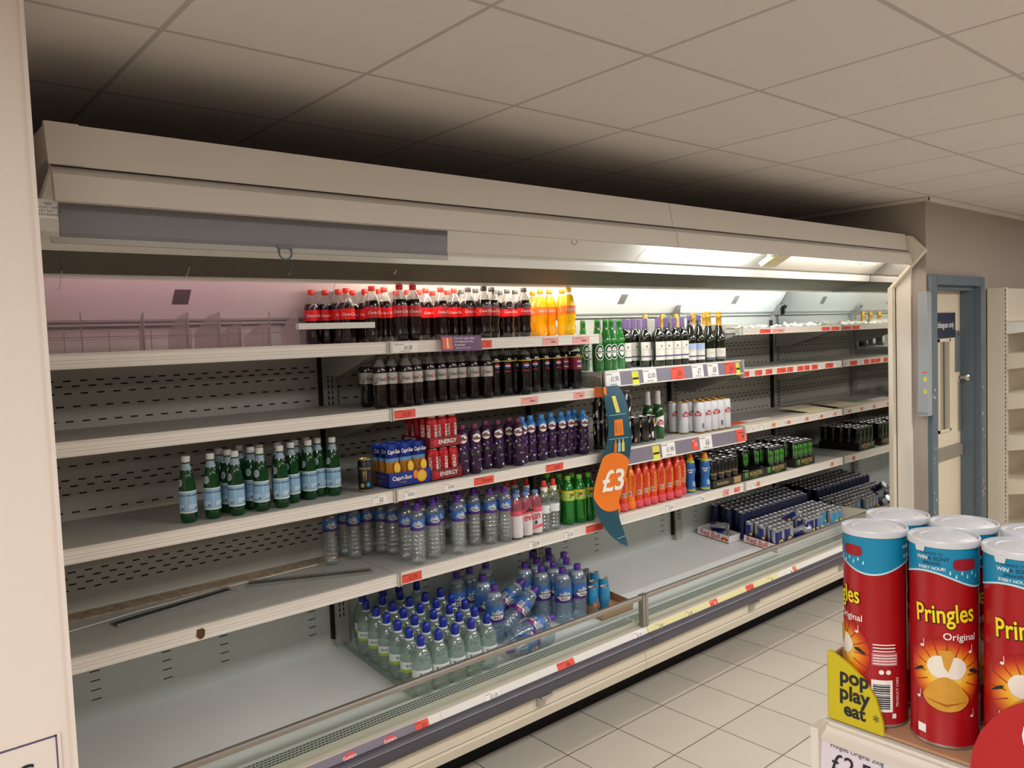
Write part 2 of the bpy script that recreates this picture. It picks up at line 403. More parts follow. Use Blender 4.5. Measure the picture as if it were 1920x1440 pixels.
def cabinet(x0, first):
    x1 = x0+2.5; xm = x0+1.25
    r = empty('refrigerated_cabinet', (x0+1.25, 3.0, 0))
    def P(o): o.matrix_parent_inverse = Matrix.Translation((-(x0+1.25), -3.0, 0)); return o
    def B(name, mb, mats, par=r):
        o = mb.build(name, mats, par)
        if par is r: P(o)
        return o
    g = 0.0015
    a, b = x0+g, x1-g
    # base, bumper, rails
    B('plinth', MB().box(a, b, 2.70, 3.35, 0.0, 0.2), M_black)  # near-black colour stands in for the darkness under the cabinet
    B('tank', MB().prof([(2.52, 0.19), (3.35, 0.19), (3.35, 0.42), (2.68, 0.385), (2.52, 0.385)], a, b), mat('tank_dark', '#4a4a46', 0.8))
    z = E
    fp = MB().prof([(2.50, z-1.6645), (2.515, z-1.6645), (2.515, z-1.545), (2.468, z-1.543), (2.466, z-1.547), (2.494, z-1.552), (2.497, z-1.615), (2.487, z-1.622)], a, b)
    fp.box(a, b, 2.4955, 2.50, z-1.617, z-1.6135, 1)
    B('front_panel', fp, [M_cream, mat('groove_brown', '#8f8672', 0.6)])
    bz = [(2.468+0.0-0.022*math.sin(t), z-1.5075-0.0375*math.cos(t)) for t in [PI*k/10 for k in range(11)]]
    B('bumper', MB().prof(bz+[(2.475, z-1.47), (2.475, z-1.545)], a, b), M_bump)
    B('bumper_highlight', MB().box(a, b, 2.4462, 2.452, z-1.488, z-1.484), mat('highlight_grey', '#8d8b92', 0.3))  # paler strip painted in as the highlight along the top of the bumper
    # front ledge + grille + riser + deck
    B('ledge', MB().prof([(2.494, z-1.4445), (2.51, z-1.442), (2.555, z-1.432), (2.555, z-1.447), (2.494, z-1.449)], a, b), M_cream)
    gr = MB().box(a, b, 2.548, 2.625, z-1.442, z-1.434, 0)
    for i in range(int(2.48/0.0145)):
        for j in range(4):
            X = a+0.01+i*0.0145+(0.007 if j % 2 else 0); Y = 2.559+j*0.0165
            gr.add([(X, Y, z-1.4335), (X+0.009, Y, z-1.4335), (X+0.0115, Y+0.004, z-1.4335), (X+0.009, Y+0.008, z-1.4335), (X, Y+0.008, z-1.4335), (X-0.0025, Y+0.004, z-1.4335)], [(0, 1, 2, 3, 4, 5)], 1)
    B('air_grille', gr, [mat('grille_pale', '#c6c9c1', 0.45), M_slot])
    dk = MB().prof([(2.622, z-1.442), (2.64, z-1.434), (2.648, deck_z(2.65)-0.001), (2.66, deck_z(2.66)), (3.27, deck_z(3.27)), (3.27, 0.43), (2.68, 0.388)], a, b)
    B('deck', dk, M_deck)
    # glass front
    B('front_glass', MB().box(a+0.004, b-0.004, 2.497, 2.503, z-1.428, z-1.297), M_glass)
    B('glass_rail', MB().prof([(2.489, z-1.305), (2.511, z-1.305), (2.513, z-1.290), (2.508, z-1.285), (2.492, z-1.285), (2.487, z-1.290)], a, b), M_alu)
    for xp in ((b-0.018) if first else a, ):
        B('glass_post', MB().box(xp, xp+0.018, 2.485, 2.515, z-1.445, z-1.283), M_alu)
    # price strip on the base
    ps = MB().prof([(2.468, z-1.482), (2.474, z-1.482), (2.492, z-1.444), (2.486, z-1.442)], a, b, 0)
    ps.box(a, b, 2.4660, 2.4700, z-1.487, z-1.480, 2)
    segs = [(a, x0+1.15, 1), (x0+1.15, x0+1.25, 0), (x0+1.256, b-0.004, 0)] if first else [(a+0.004, x0+1.20, 3), (x0+1.2, b, 0)]
    for (q0, q1, mi) in segs:
        ps.add([(q0, 2.4668, z-1.4815), (q1, 2.4668, z-1.4815), (q1, 2.4848, z-1.4432), (q0, 2.4848, z-1.4432)], [(0, 1, 2, 3)], mi)
    if first:
        for gx in (x0+0.852, x0+1.02, x0+0.62):
            u = Vector((0, 0.018, 0.0383)).normalized(); o = Vector((gx, 2.4748, z-1.4635))
            ps.flat(ell(0.026, 0.0145), o, (1, 0, 0), u, 4, 0.001); ps.flat(T('Gusters', 0.017, 0.012), o, (1, 0, 0), u, 5, 0.0018)
    B('base_price_rail', ps, [M_white, M_greyp, M_cream, M_yrail, mat('logo_pink', '#d6505c', 0.5), M_pw])
    # latches on the front panel
    for lx in ((x0+0.62, x0+1.79) if first else (x0+0.93, x0+1.98)):
        l = MB().box(lx-0.022, lx+0.022, 2.484, 2.495, z-1.600, z-1.560); l.box(lx-0.012, lx+0.05, 2.466, 2.482, z-1.566, z-1.552)
        l.lathe([(0, z-1.60), (0.006, z-1.60), (0.006, z-1.575), (0, z-1.575)], 8, 0, (lx-0.012, 2.487))
        B('latch', l, M_steel)
    # back panels and uprights
    for k in (0, 1):
        p0 = x0+1.25*k; p1 = p0+1.25
        bp = MB().box(p0+g, p1-g, 3.27, 3.29, E-0.985, E+0.12, 0).box(p0+g, p1-g, 3.268, 3.29, 0.42, E-0.99, 2)
        bp.box(p0+g, p1-g, 3.2685, 3.27, E-0.724, E-0.7205, 1)
        for xx in (0.34, 0.9): bp.add([(p0+xx, 3.2684, E-0.728), (p0+xx+0.009, 3.2684, E-0.728), (p0+xx+0.007, 3.2684, E-0.712), (p0+xx, 3.2684, E-0.712)], [(0, 1, 2, 3)], 1)
        for ri, rz in enumerate(ROWS):
            X = p0+0.05+(0.028 if ri % 2 else 0)
            while X < p1-0.06: bp.add([(X, 3.2693, E+rz), (X+0.026, 3.2693, E+rz), (X+0.026, 3.2693, E+rz+0.0055), (X, 3.2693, E+rz+0.0055)], [(0, 1, 2, 3)], 1); X += 0.056
        for cx in (0.21, 0.47, 0.70, 1.10):
            for j in range(4):
                zz = E-1.20-0.036*j; bp.add([(p0+cx, 3.2673, zz), (p0+cx+0.035, 3.2673, zz), (p0+cx+0.035, 3.2673, zz+0.004), (p0+cx, 3.2673, zz+0.004)], [(0, 1, 2, 3)], 1)
        B('back_panel', bp, [M_back, M_slot, M_backlow])
    ux = [(x0+0.0, 0.032), (x0+1.218, 0.064)] if first else [(x0-0.032, 0.064), (x0+1.218, 0.064), (x0+2.468, 0.03)]
    for (u0, uw) in ux:
        u0 = max(u0, 0.45)
        up = MB().box(u0, u0+uw, 3.232, 3.268, 0.46, E+0.10, 0)
        for sx in ((u0+uw*0.32, u0+uw*0.62) if uw > 0.05 else (u0+uw*0.5,)):
            zz = 0.60
            while zz < E+0.08: up.box(sx-0.003, sx+0.003, 3.2308, 3.2325, zz, zz+0.016, 1); zz += 0.025
        up.box(u0-0.012, u0-0.001, 3.245, 3.268, 0.5, E+0.06, 1)
        B('upright', up, [M_brkt, M_slot])
    # sloping lit panel above the back
    for k in (0, 1):
        p0 = x0+1.25*k+g; p1 = p0+1.25-2*g
        B('upper_back_panel', MB().prof([(3.268, E+0.12), (3.252, E+0.115), (3.235, E+0.125), (3.115, E+0.31), (2.80, E+0.312), (2.80, E+0.325), (3.13, E+0.325), (3.268, E+0.14)], p0, p1), M_white)
        B('back_light_strip', MB().prof([(3.268, E+0.10), (3.25, E+0.10), (3.25, E+0.112), (3.268, E+0.112)], p0, p1), M_brkt)
    # fixing brackets on the upper panel above each upright
    for ub in ((x0+1.25,) if first else (x0+.004, x0+1.25, x0+2.47)):
        t_ = MB().box(ub-.018, ub+.018, 3.165, 3.185, E+.165, E+.172, 0).box(ub-.004, ub+.004, 3.18, 3.25, E+.10, E+.168, 0).prof([(3.16, E+.172), (3.19, E+.172), (3.215, E+.10), (3.205, E+.10)], ub-.012, ub-.009, 0)
        for q in range(4): t_.box(ub-.0055+(q%2)*.006, ub-.001+(q%2)*.006, 3.1785, 3.1802, E+.105+.015*q, E+.113+.015*q, 1)
        B('top_bracket', t_, [M_steel, M_slot])
    # canopy
    cv = [(2.281, .588), (2.26, .478), (2.268, .474), (2.243, .453), (2.233, .385), (2.262, .385), (2.266, .40), (2.27, .458), (2.30, .50), (3.40, .50), (3.40, .588)]
    B('canopy', MB().prof([(y, E+zz) for y, zz in cv], a, b), mat('canopy_cream', '#c9c1b6', 0.45, var=0.02))
    B('canopy_seam', MB().box(a, b, 2.2585, 2.263, E+0.4745, E+0.4775), M_slot)
    inner = [(2.272, .46), (2.408, .411), (2.494, .345), (2.517, .345), (2.517, .321), (2.522, .295), (2.532, .295), (2.53, .36), (2.42, .43), (2.28, .475)]
    B('canopy_lining', MB().prof([(y, E+zz) for y, zz in inner], a, b), M_white)
    hb = MB().prof([(2.532, E+.293), (2.79, E+.253), (2.79, E+.275), (2.532, E+.315)], a, b)
    B('air_honeycomb', hb, M_olive)
    B('honeycomb_trim', MB().prof([(2.79, E+.246), (2.805, E+.240), (2.808, E+.29), (2.79, E+.29)], a, b), M_white)
    # lamps: one tube per bay behind the honeycomb
    for k in (0, 1):
        n, c, s = ((('pink', '#ffc8dc', TUBE[0]), ('warm', '#fff0e2', TUBE[1])) if first else (('neutral', '#fbfff8', TUBE[2]), ('cool', '#ecfaff', TUBE[3])))[k]
        tb = MB(); q0 = x0+1.25*k+0.05; q1 = q0+1.15
        tb.tube([(q0, 2.88, E+.292), (q1, 2.88, E+.292)], 0.013, 8)
        B('fluorescent_tube', tb, M_glow(n, c, s))
    if not first:
        B('fluorescent_tube', MB().tube([(x0+0.04, 2.31, E+.415), (x0+0.93, 2.31, E+.415)], 0.012, 8), M_glow('front', '#f2fcff', TUBE[4]))
        B('fluorescent_tube', MB().tube([(x0+1.2, 2.31, E+.415), (x0+2.40, 2.31, E+.415)], 0.012, 8), M_glow('front_dim', '#fff2e6', TUBE[5]))
        B('lamp_ballast', MB().prof([(2.29, E+.395), (2.40, E+.34), (2.415, E+.36), (2.31, E+.425)], x0+0.95, x0+1.09).box(x0+0.9, x0+0.95, 2.30, 2.33, E+.39, E+.42), mat('ballast_cream', '#efe6bf', 0.4))
    for hx in ((x0+1.87, ) if first else (x0+0.61, x0+1.85)):
        pts = [(hx+0.017*math.sin(t), 2.275, E+.39+0.022*math.cos(t)) for t in [0.5+k*0.53 for k in range(11)]]
        B('pull_loop', MB().tube(pts, 0.0022, 6), M_brkt)
    # inner stickers
    for sx, my in (((x0+0.57, 0), (x0+1.25+0.62+0.02, 0)) if first else ((x0+0.66, 1), (x0+1.25+0.6, 1))):
        y0, z0_, y1, z1_ = 3.199, E+.18, 3.163, E+.236
        B('vent_sticker', MB().add([(sx, y0-.001, z0_), (sx+0.062, y0-.001, z0_), (sx+0.066, y1-.001, z1_), (sx+0.004, y1-.001, z1_)], [(0, 1, 2, 3)]), mat('sticker_brown', '#6b6460', 0.5))
    # shelves
    lay = ([('s1', 0.0, .045), ('s2', -.271, .045), ('s3', -.604, .045), ('s4', -.947, .048)],)*2 if first else ([('wn', -.19, .078), ('st', -.604, .082), ('c4', -.947, .050)], [('d1', 0.0, .036), ('d2', -.253, .044), ('d3', -.598, .044), ('d4', -.947, .050)])
    for k in (0, 1):
        for key, zt, lip in lay[k]:
            s = shelf(r, x0+1.25*k+0.002, x0+1.25*k+1.248, zt, lip, key); P(s)
            if key == 's4' and k == 0:
                MB().box(x0+0.01, x0+1.22, 3.12, 3.215, E-.947, E-.943).build('dirt_strip', M_rust, s)
                MB().add([(x0+.448+.015*math.cos(PI*q/8)*(1+.15*math.sin(q*2.3)), 2.7262, E-.969+.021*math.sin(PI*q/8)) for q in range(16)], [tuple(range(16))]).build('burn_mark', M_brown, s)
    return r, B
X0 = 0.445
cab1, B1 = cabinet(X0, True)
tagobj(cab1, 'long open refrigerated cabinet half on the left, with the grey blind under its canopy', 'fridge', 'open refrigerated cabinets')
B1('night_blind', MB().prof([(2.295, E+.40), (2.300, E+.40), (2.31, E+.315), (2.305, E+.30), (2.298, E+.30), (2.302, E+.315)], X0+0.02, X0+1.25).box(X0, X0+1.25, 2.298, 2.314, E+.288, E+.303, 1), [M_blind, M_brkt])
B1('canopy_end_cap', MB().prof([(2.278, E+.59), (2.257, E+.480), (2.262, E+.480), (2.30, E+.591)], X0-.004, X0+.075), [MATS['canopy_cream']])
B1('blind_handle', MB().tube([(1.075+0.021*math.sin(t), 2.296, E+.288+0.021*math.cos(t)) for t in [0.9+k*0.45 for k in range(11)]], 0.003, 6).box(1.05, 1.10, 2.292, 2.298, E+.30, E+.306), M_frame)
B1('notice_label', MB().box(X0-0.035, X0+0.010, 2.275, 2.2765, E+.345, E+.392).flat(T('MAX\nLOAD LINE\nMUST NOT BE\nEXCEEDED', 0.009), (X0-0.008, 2.2745, E+.368), (1, 0, 0), (0, 0, 1), 1), [M_pw, M_ink])
for hx, zz, L_ in ((0.505, .275, .09), (0.86, .28, .05), (1.20, .287, .045), (1.62, .285, .03)):
    B1('hanging_wire', MB().tube([(hx, 2.53, E+zz+.02), (hx+.004, 2.53, E+zz-L_*.4), (hx-.006, 2.53, E+zz-L_), (hx-.010, 2.53, E+zz-L_+.004)], 0.0012, 5), M_steel)
cab2, B2 = cabinet(X0+2.5, False)
tagobj(cab2, 'long open refrigerated cabinet half on the right, ending in the mirrored end panel', 'fridge', 'open refrigerated cabinets')
XE = X0+5.0
def endp(pts, x0, x1, m): return MB().prof([(y, E+z) for y, z in pts], x0, x1, m)
EP = [(3.34, -1.66), (2.371, -1.66), (2.371, .24), (2.158, .472), (2.25, .575), (2.50, .60), (3.34, .60)]
ep = endp(EP, XE+0.003, XE+0.052, 0)
EP2 = [(3.262, -1.30), (2.40, -1.30), (2.40, .235), (2.24, .41), (2.30, .45), (3.262, .45)]
ep.add([(XE+0.0015, y, E+z) for y, z in EP2], [tuple(range(6))], 1)
B2('end_panel', ep, [M_cream, M_mirror])
# ------------------------------------------------------------------ divider glass, gondola on the far right
tagobj(MB().prof([(2.652, deck_z(2.652)), (3.26, deck_z(3.26)), (3.26, deck_z(3.26)+0.02), (2.66, deck_z(2.66)+0.04)], 1.692, 1.697).build('deck_divider', clear('divider_glass', '#eef6f2', gl=1.0)), 'low clear glass divider beside the blue capped water bottles', 'divider')
gx = 6.6
gu = empty('gondola_unit', (gx+0.5, 2.1, 0)); tagobj(gu, 'empty cream shelving unit standing against the wall right of the door', 'shelving')
def GP(name, mb, mats):
    o = mb.build(name, mats, gu); o.matrix_parent_inverse = Matrix.Translation((-(gx+0.5), -2.1, 0)); return o
GP('end_panel', MB().box(gx, gx+0.03, 2.056, 2.17, 0, E+0.235), M_cream)
gb = MB().box(gx+0.03, gx+1.2, 2.10, 2.17, 0, E+0.235)
GP('back_panel', gb, [M_cream])
gs = MB().box(gx, gx+0.04, 2.042, 2.056, 0, E+0.235); zz = 0.1
while zz < E+0.22: gs.box(gx-0.0006, gx+0.01, 2.046, 2.051, zz, zz+0.016, 1); zz += 0.032
GP('upright', gs, [M_cream, M_slot])
for zt, h in ((-.014, .03), (-.251, .123), (-.549, .124), (-.861, .12), (-1.19, .12), (-1.55, .12)):
    s = GP('shelf', MB().box(gx+0.01, gx+1.2, 1.66, 2.10, E+zt-0.012, E+zt).box(gx+0.01, gx+1.2, 1.64, 1.66, E+zt-0.035, E+zt+0.003), [M_cream])
    MB().prof([(2.043, E+zt-h), (2.043, E+zt-.004), (1.67, E+zt-.004), (1.67, E+zt-h*.55)], gx-0.004, gx+0.01).build('bracket', M_cream, s)
GP('shelf_label', MB().prof([(2.042, E-.02), (2.042, E-.11), (1.80, E-.085), (1.78, E-.03)], gx-0.006, gx-0.005), [M_pw])
# ================================================================== products (each builder makes one thing with its parts, base at 0,0,0)
M_cola = mat('cola', '#120606', 0.12, coat=0.5); M_petclear = clear('pet_clear', '#eef0ee', '#d8d4cc', k=0.18, gl=1.6)
M_redcap = mat('cap_red', '#e0382c', 0.4); M_redlab = mat('label_red', '#d8191c', 0.35); M_wtxt = mat('print_white', '#f4f2ee', 0.45)
M_greycap = mat('cap_charcoal', '#4c4b49', 0.4); M_blk = mat('print_black', '#141414', 0.4)
M_fanta = mat('orange_soda', '#f6a800', 0.18, coat=0.4); M_orcap = mat('cap_orange', '#f58a1e', 0.4); M_orlab = mat('label_orange', '#f07818', 0.4)
M_lemon = mat('lemon_soda', '#fdc400', 0.18, coat=0.4); M_yelcap = mat('cap_yellow', '#fbd22a', 0.4)
M_silver = mat('label_silver', '#b9b7b0', 0.4, metal=0.2); M_sred = mat('print_red', '#c8202a', 0.4); M_blue = mat('print_blue', '#1b4fae', 0.4)
M_cherry = mat('label_cherry', '#7c1236', 0.4); M_bodyblk = mat('bottle_black', '#0a0a0c', 0.12, coat=0.5)
M_greenb = mat('beer_green_glass', '#15661f', 0.08, coat=0.6, var=0.25, scale=30); M_greend = mat('beer_dark_green', '#0f4a20', 0.2)
M_wineg = mat('wine_dark_glass', '#14180c', 0.05, coat=0.8); M_purplecap = mat('foil_purple', '#6b5580', 0.4); M_cream2 = mat('label_cream', '#e8e4d8', 0.5)
M_purstr = mat('label_purple_strip', '#5c4a70', 0.5); M_blulab = mat('label_pale_blue', '#aab9dc', 0.5); M_gold = mat('foil_gold', '#c99a3a', 0.35, metal=0.6)
M_pelg = clear('pellegrino_green', '#3f9a58', '#0e5428', k=0.55, gl=1.4); M_pelcap = mat('cap_pale_grey', '#cfd0cc', 0.4); M_pelblue = mat('label_sky', '#8db8d6', 0.45); M_pelneck = mat('label_steel', '#8fa5b4', 0.45)
M_pelnavy = mat('print_navy', '#1d3557', 0.45)
M_rib = mat('sleeve_purple', '#34163e', 0.25, coat=0.3, var=0.4, scale=40); M_ribcap = mat('cap_magenta', '#7a2850', 0.4); M_ribcb = mat('cap_blue', '#4a90d0', 0.4); M_ribbt = mat('sleeve_blue', '#3c78b8', 0.25, coat=0.3)
M_leaf = mat('print_green', '#6a9a3a', 0.5)
M_water = clear('water_clear', '#f3f7f7', '#e6ecec', k=0.10, gl=3.2, rough=0.05); M_waterb = clear('water_bluish', '#dcebf4', '#b4d2ea', k=0.20, gl=2.6, rough=0.05)
M_collar = clear('milky_neck', '#e6eef2', '#dfe8ec', k=0.45, gl=2.0)
M_waterg = clear('water_greenish', '#e4f2ec', '#cfe4dc', k=0.20, gl=2.8, rough=0.05)
M_hscap = mat('cap_purple', '#5a2c9a', 0.35); M_hsblue = mat('label_blue', '#3a6fb8', 0.4); M_hspur = mat('label_purple', '#4a2480', 0.4); M_buxcap = mat('cap_royal_blue', '#1c2fa0', 0.3)
M_mag = mat('label_magenta', '#a02070', 0.4); M_palecol = mat('collar_white', '#e6ecec', 0.4)
M_lime = mat('print_lime', '#9ac43c', 0.45); M_bwhite = mat('label_offwhite', '#e4ecec', 0.5)
M_7g = mat('lime_soda_green', '#0d7a1e', 0.14, coat=0.5, var=0.25, scale=20); M_7cap = mat('cap_light_green', '#7fd048', 0.4); M_7lab = mat('label_lime', '#b8d860', 0.45)
M_lucr = mat('sleeve_orange_red', '#dc3a18', 0.22, coat=0.4, var=0.15, scale=25); M_luco = mat('sleeve_orange', '#f08418', 0.22, coat=0.4, var=0.12, scale=25); M_lucpink = mat('print_pink_red', '#d8505c', 0.4)
M_spb = mat('sleeve_sport_blue', '#2a68b0', 0.3, var=0.2, scale=30); M_spy = mat('sport_yellow_liquid', '#b8c23a', 0.2)
M_lid = mat('can_lid', '#c8c8c8', 0.28, metal=0.85); M_cans = mat('can_silver', '#b9bcc2', 0.25, metal=0.65); M_canb = mat('can_blue', '#23307e', 0.28, metal=0.3)
M_cansky = mat('can_sky', '#3aa0d4', 0.3, metal=0.3); M_canblk = mat('can_black', '#0e0f10', 0.2, coat=0.4); M_mong = mat('claw_green', '#52c832', 0.4)
M_canwh = mat('can_white', '#dcdde2', 0.3, metal=0.15); M_canred = mat('can_red', '#b41822', 0.3, metal=0.3); M_stred = mat('cartouche_red', '#b02a2e', 0.4)
M_goldlid = mat('can_lid_gold', '#b88a3c', 0.3, metal=0.7); M_bronze = mat('print_gold', '#b59a5c', 0.4)

def simple(name, prof, seg, mats, cap=None, capm=None, labels=None, body='body', smooth=True):
    r = empty(name); mb = MB().lathe(prof, seg); mb.build(body, mats, r)
    if cap: MB().lathe(cap, 16).build('cap', capm, r)
    return r
def capp(r, z0, z1, mi=0): return [(r, z0, mi), (r, z1-0.002, mi), (r-0.002, z1, mi), (0, z1, mi)]

def cola(kind):
    zero = kind == 'zero'; r = empty('cola_bottle')
    p = [(0, .004), (.024, 0), (.031, .010), (.0315, .032), (.0285, .055), (.030, .078), (.0325, .098), (.0325, .150), (.0315, .163), (.029, .174, 1), (.025, .188, 1), (.018, .202, 1), (.0128, .212, 1), (.0128, .222, 1), (0, .222)]
    MB().lathe(p, 20).build('body', [M_cola, M_petclear], r)
    MB().lathe([(.0135, .214), (.0148, .216), (.0148, .233), (.0135, .235), (0, .235)], 16).build('cap', M_greycap if zero else M_redcap, r)
    lb = MB().band(.0325, .102, .148, 0)
    for a in (-0.2, 2.9): lb.wrap(T('Coca-Cola', .0165, .012, .35, .95), .0325, a, .124, 1, .0014)
    lb.wrap(rect(.016, .030), .0325, 1.3, .124, 1, .0012).wrap(bars(.013, .024), .0325, 1.3, .124, 2, .0016)
    if zero: lb.band(.0325, .139, .1485, 2, off=.0012).wrap(T('ZERO SUGAR', .005, .01), .0325, -0.2, .1437, 1, .0018)
    lb.build('label', [M_redlab, M_wtxt, M_blk], r)
    return r
MAKE['cola'] = lambda: cola('cola'); MAKE['zero'] = lambda: cola('zero')
def fanta(lem):
    r = empty('orange_soda_bottle' if not lem else 'lemon_soda_bottle')
    p = [(0, .004), (.024, 0), (.0315, .010), (.0315, .03), (.027, .055), (.029, .075), (.0325, .095), (.0325, .145), (.030, .165), (.026, .182), (.019, .2, 1), (.0128, .212, 1), (.0128, .222, 1), (0, .222)]
    m = MB().lathe(p, 20)
    for k in range(10):
        a = 2*PI*k/10; m.wrap(ell(.004, .010, 8), interp(p), a, .035+.01*(k % 2), 0, .0012, 0.5)
    m.build('body', [M_lemon if lem else M_fanta, M_petclear], r)
    MB().lathe([(.0135, .214), (.0148, .216), (.0148, .233), (.0135, .235), (0, .235)], 16).build('cap', M_yelcap if lem else M_orcap, r)
    lb = MB().band(.0325, .104, .146, 0)
    for a in (-0.25, 2.8): lb.wrap(T('FANTA', .019, .03, 0, .9), .0325, a, .126, 2, .0012).wrap(T('FANTA', .019, .0, 0, .9), .0325, a, .126, 1, .0018)
    lb.build('label', [M_orlab, M_wtxt, M_pelnavy], r)
    return r
MAKE['fanta'] = lambda: fanta(0); MAKE['fantalemon'] = lambda: fanta(1)
def diet():
    r = empty('diet_cola_bottle')
    p = [(0, .004), (.022, 0), (.029, .009), (.029, .03), (.0265, .05), (.0275, .08), (.0295, .094), (.0295, .147), (.0285, .16), (.0255, .172, 1), (.018, .19, 1), (.012, .200, 1), (.012, .21, 1), (0, .21)]
    MB().lathe(p, 18).build('body', [M_cola, M_petclear], r)
    MB().lathe([(.0125, .202), (.0138, .203), (.0138, .218), (.0128, .22), (0, .22)], 14).build('cap', M_greycap, r)
    lb = MB().band(.0295, .099, .146, 0)
    for a in (-0.35, 2.9): lb.wrap(T('Diet', .021, .008, .3), .0295, a-.25, .121, 1, .0014).wrap(T('Coke', .021, .008, .3), .0295, a+.95, .121, 2, .0014)
    lb.wrap(rect(.010, .004), .0295, -1.3, .107, 1, .0014)
    lb.build('label', [M_silver, M_blk, M_sred], r)
    return r
MAKE['diet'] = diet
def pepsi(ch):
    r = empty('cherry_cola_bottle' if ch else 'dark_cola_bottle')
    p = [(0, .004), (.022, 0), (.0295, .009), (.030, .045), (.0285, .06), (.030, .08), (.031, .1), (.031, .15), (.029, .172), (.024, .19, 1), (.016, .206, 1), (.012, .212, 1), (.012, .22, 1), (0, .22)]
    MB().lathe(p, 18).build('body', [M_bodyblk, M_petclear], r)
    MB().lathe([(.0125, .212), (.0138, .213), (.0138, .228), (.0128, .23), (0, .23)], 14).build('cap', M_cherry if ch else M_blk, r)
    lb = MB().band(.031, .100, .165, 0).band(.031, .160, .1655, 4, off=.0011)
    for a in (-0.3, 2.7):
        lb.wrap(ell(.0125, .0125), .031, a, .140, 1, .0012).wrap(poly([(.012*math.cos(t), .002+.0105*math.sin(t)) for t in [PI*k/10 for k in range(11)]]), .031, a, .140, 2, .0016)
        lb.wrap(poly([(.012*math.cos(t), -.003-.009*math.sin(t)) for t in [PI*k/10 for k in range(11)]][::-1]), .031, a, .140, 3, .0016).wrap(T('MAX', .011, .03), .031, a, .115, 2 if not ch else 1, .0014)
    lb.build('label', [M_cherry if ch else M_bodyblk, M_wtxt, M_sred, M_blue, mat('strip_gold', '#c8b040', 0.4)], r)
    return r
MAKE['pepsi'] = lambda: pepsi(0); MAKE['pepsicherry'] = lambda: pepsi(1)
def heineken():
    r = empty('beer_bottle'); m = M_greenb
    p = [(0, .003), (.027, 0), (.0305, .005), (.0305, .15), (.028, .172), (.019, .2), (.0145, .225), (.0135, .258), (.0145, .26), (0, .26)]
    MB().lathe(p, 20).build('body', m, r)
    MB().lathe([(.0145, .256), (.0148, .262), (.013, .268), (0, .268)], 16).build('cap', mat('cap_green', '#3f8a3a', 0.4), r)
    lb = MB()
    for a in (-0.35, ):
        lb.wrap(ell(.026, .042, 28), .0305, a, .098, 0, .0008).wrap(ringsh(.0245, .0405, .0035, 28), .0305, a, .098, 1, .0014).wrap(ell(.013, .026, 20), .0305, a, .098, 1, .0016)
        lb.wrap(rect(.044, .012), .0305, a, .098, 0, .0020).wrap(T('Heineken', .0115, .02), .0305, a, .098, 1, .0026)
        st = [(.0055*(1 if k % 2 == 0 else .42)*math.sin(PI*k/5), .0055*(1 if k % 2 == 0 else .42)*math.cos(PI*k/5)) for k in range(10)]
        lb.wrap(poly(st), .0305, a, .114, 2, .0024)
    lb.build('label', [M_greend, M_wtxt, M_sred], r)
    return r
MAKE['hei'] = heineken
def wine(kind):
    r = empty({'wine': 'white_wine_bottle', 'rose': 'blue_label_wine_bottle', 'pros': 'sparkling_wine_bottle'}[kind])
    if kind == 'wine': p = [(0, .004), (.033, 0), (.0355, .006), (.0355, .165), (.033, .183), (.019, .203), (.0142, .215), (.0138, .268), (0, .268)]; H = .271; R = .0355
    elif kind == 'rose': p = [(0, .004), (.033, 0), (.036, .006), (.036, .135), (.033, .16), (.024, .195), (.0155, .225), (.0138, .28), (0, .28)]; H = .283; R = .036
    else: p = [(0, .004), (.034, 0), (.0375, .006), (.0375, .125), (.034, .155), (.024, .195), (.0165, .225), (.0145, .26), (.0155, .295), (0, .297)]; H = .302; R = .0375
    MB().lathe(p, 22).build('body', M_wineg, r)
    cz = H-(.055 if kind != 'pros' else .085); f = interp(p)
    if kind == 'pros': MB().lathe([(.0185, cz), (.0165, cz+.02), (.0155, cz+.045), (.0175, cz+.052), (.0175, cz+.058), (.0155, cz+.062), (.0172, cz+.072), (.0150, H), (0, H)], 16).build('foil', M_gold, r)
    else: MB().lathe([(f(cz)+.0008, cz), (.0148, cz+.01), (.0148, H-.001), (.0135, H), (0, H)], 16).build('foil', M_purplecap, r)
    lb = MB(); z0, z1 = {'wine': (.036, .138), 'rose': (.022, .118), 'pros': (.020, .082)}[kind]; zc = (z0+z1)/2; w = R*1.9
    lb.wrap(rect(w, z1-z0), R, -0.45, zc, 0, .0008)
    lb.wrap(rect(w, .008), R, -0.45, z0+.022 if kind != 'pros' else z0+.006, 1, .0014)
    lb.wrap(T({'wine': 'Pinot Grigio', 'rose': 'Sauvignon', 'pros': 'Prosecco'}[kind], .0085, 0, .2), R, -0.45, zc+.008, 3, .0014)
    if kind == 'wine': lb.wrap(ell(.005, .008, 10), R, -0.45, zc+.026, 3, .0014)
    if kind == 'rose': lb.wrap(rect(w, .035), R, -0.45, z1-.018, 2, .0012)
    lb.build('label', [M_cream2, M_purstr, M_blulab, mat('print_taupe', '#8a7a60', 0.5)], r)
    return r
for k_ in ('wine', 'rose', 'pros'): MAKE[k_] = (lambda k: (lambda: wine(k)))(k_)
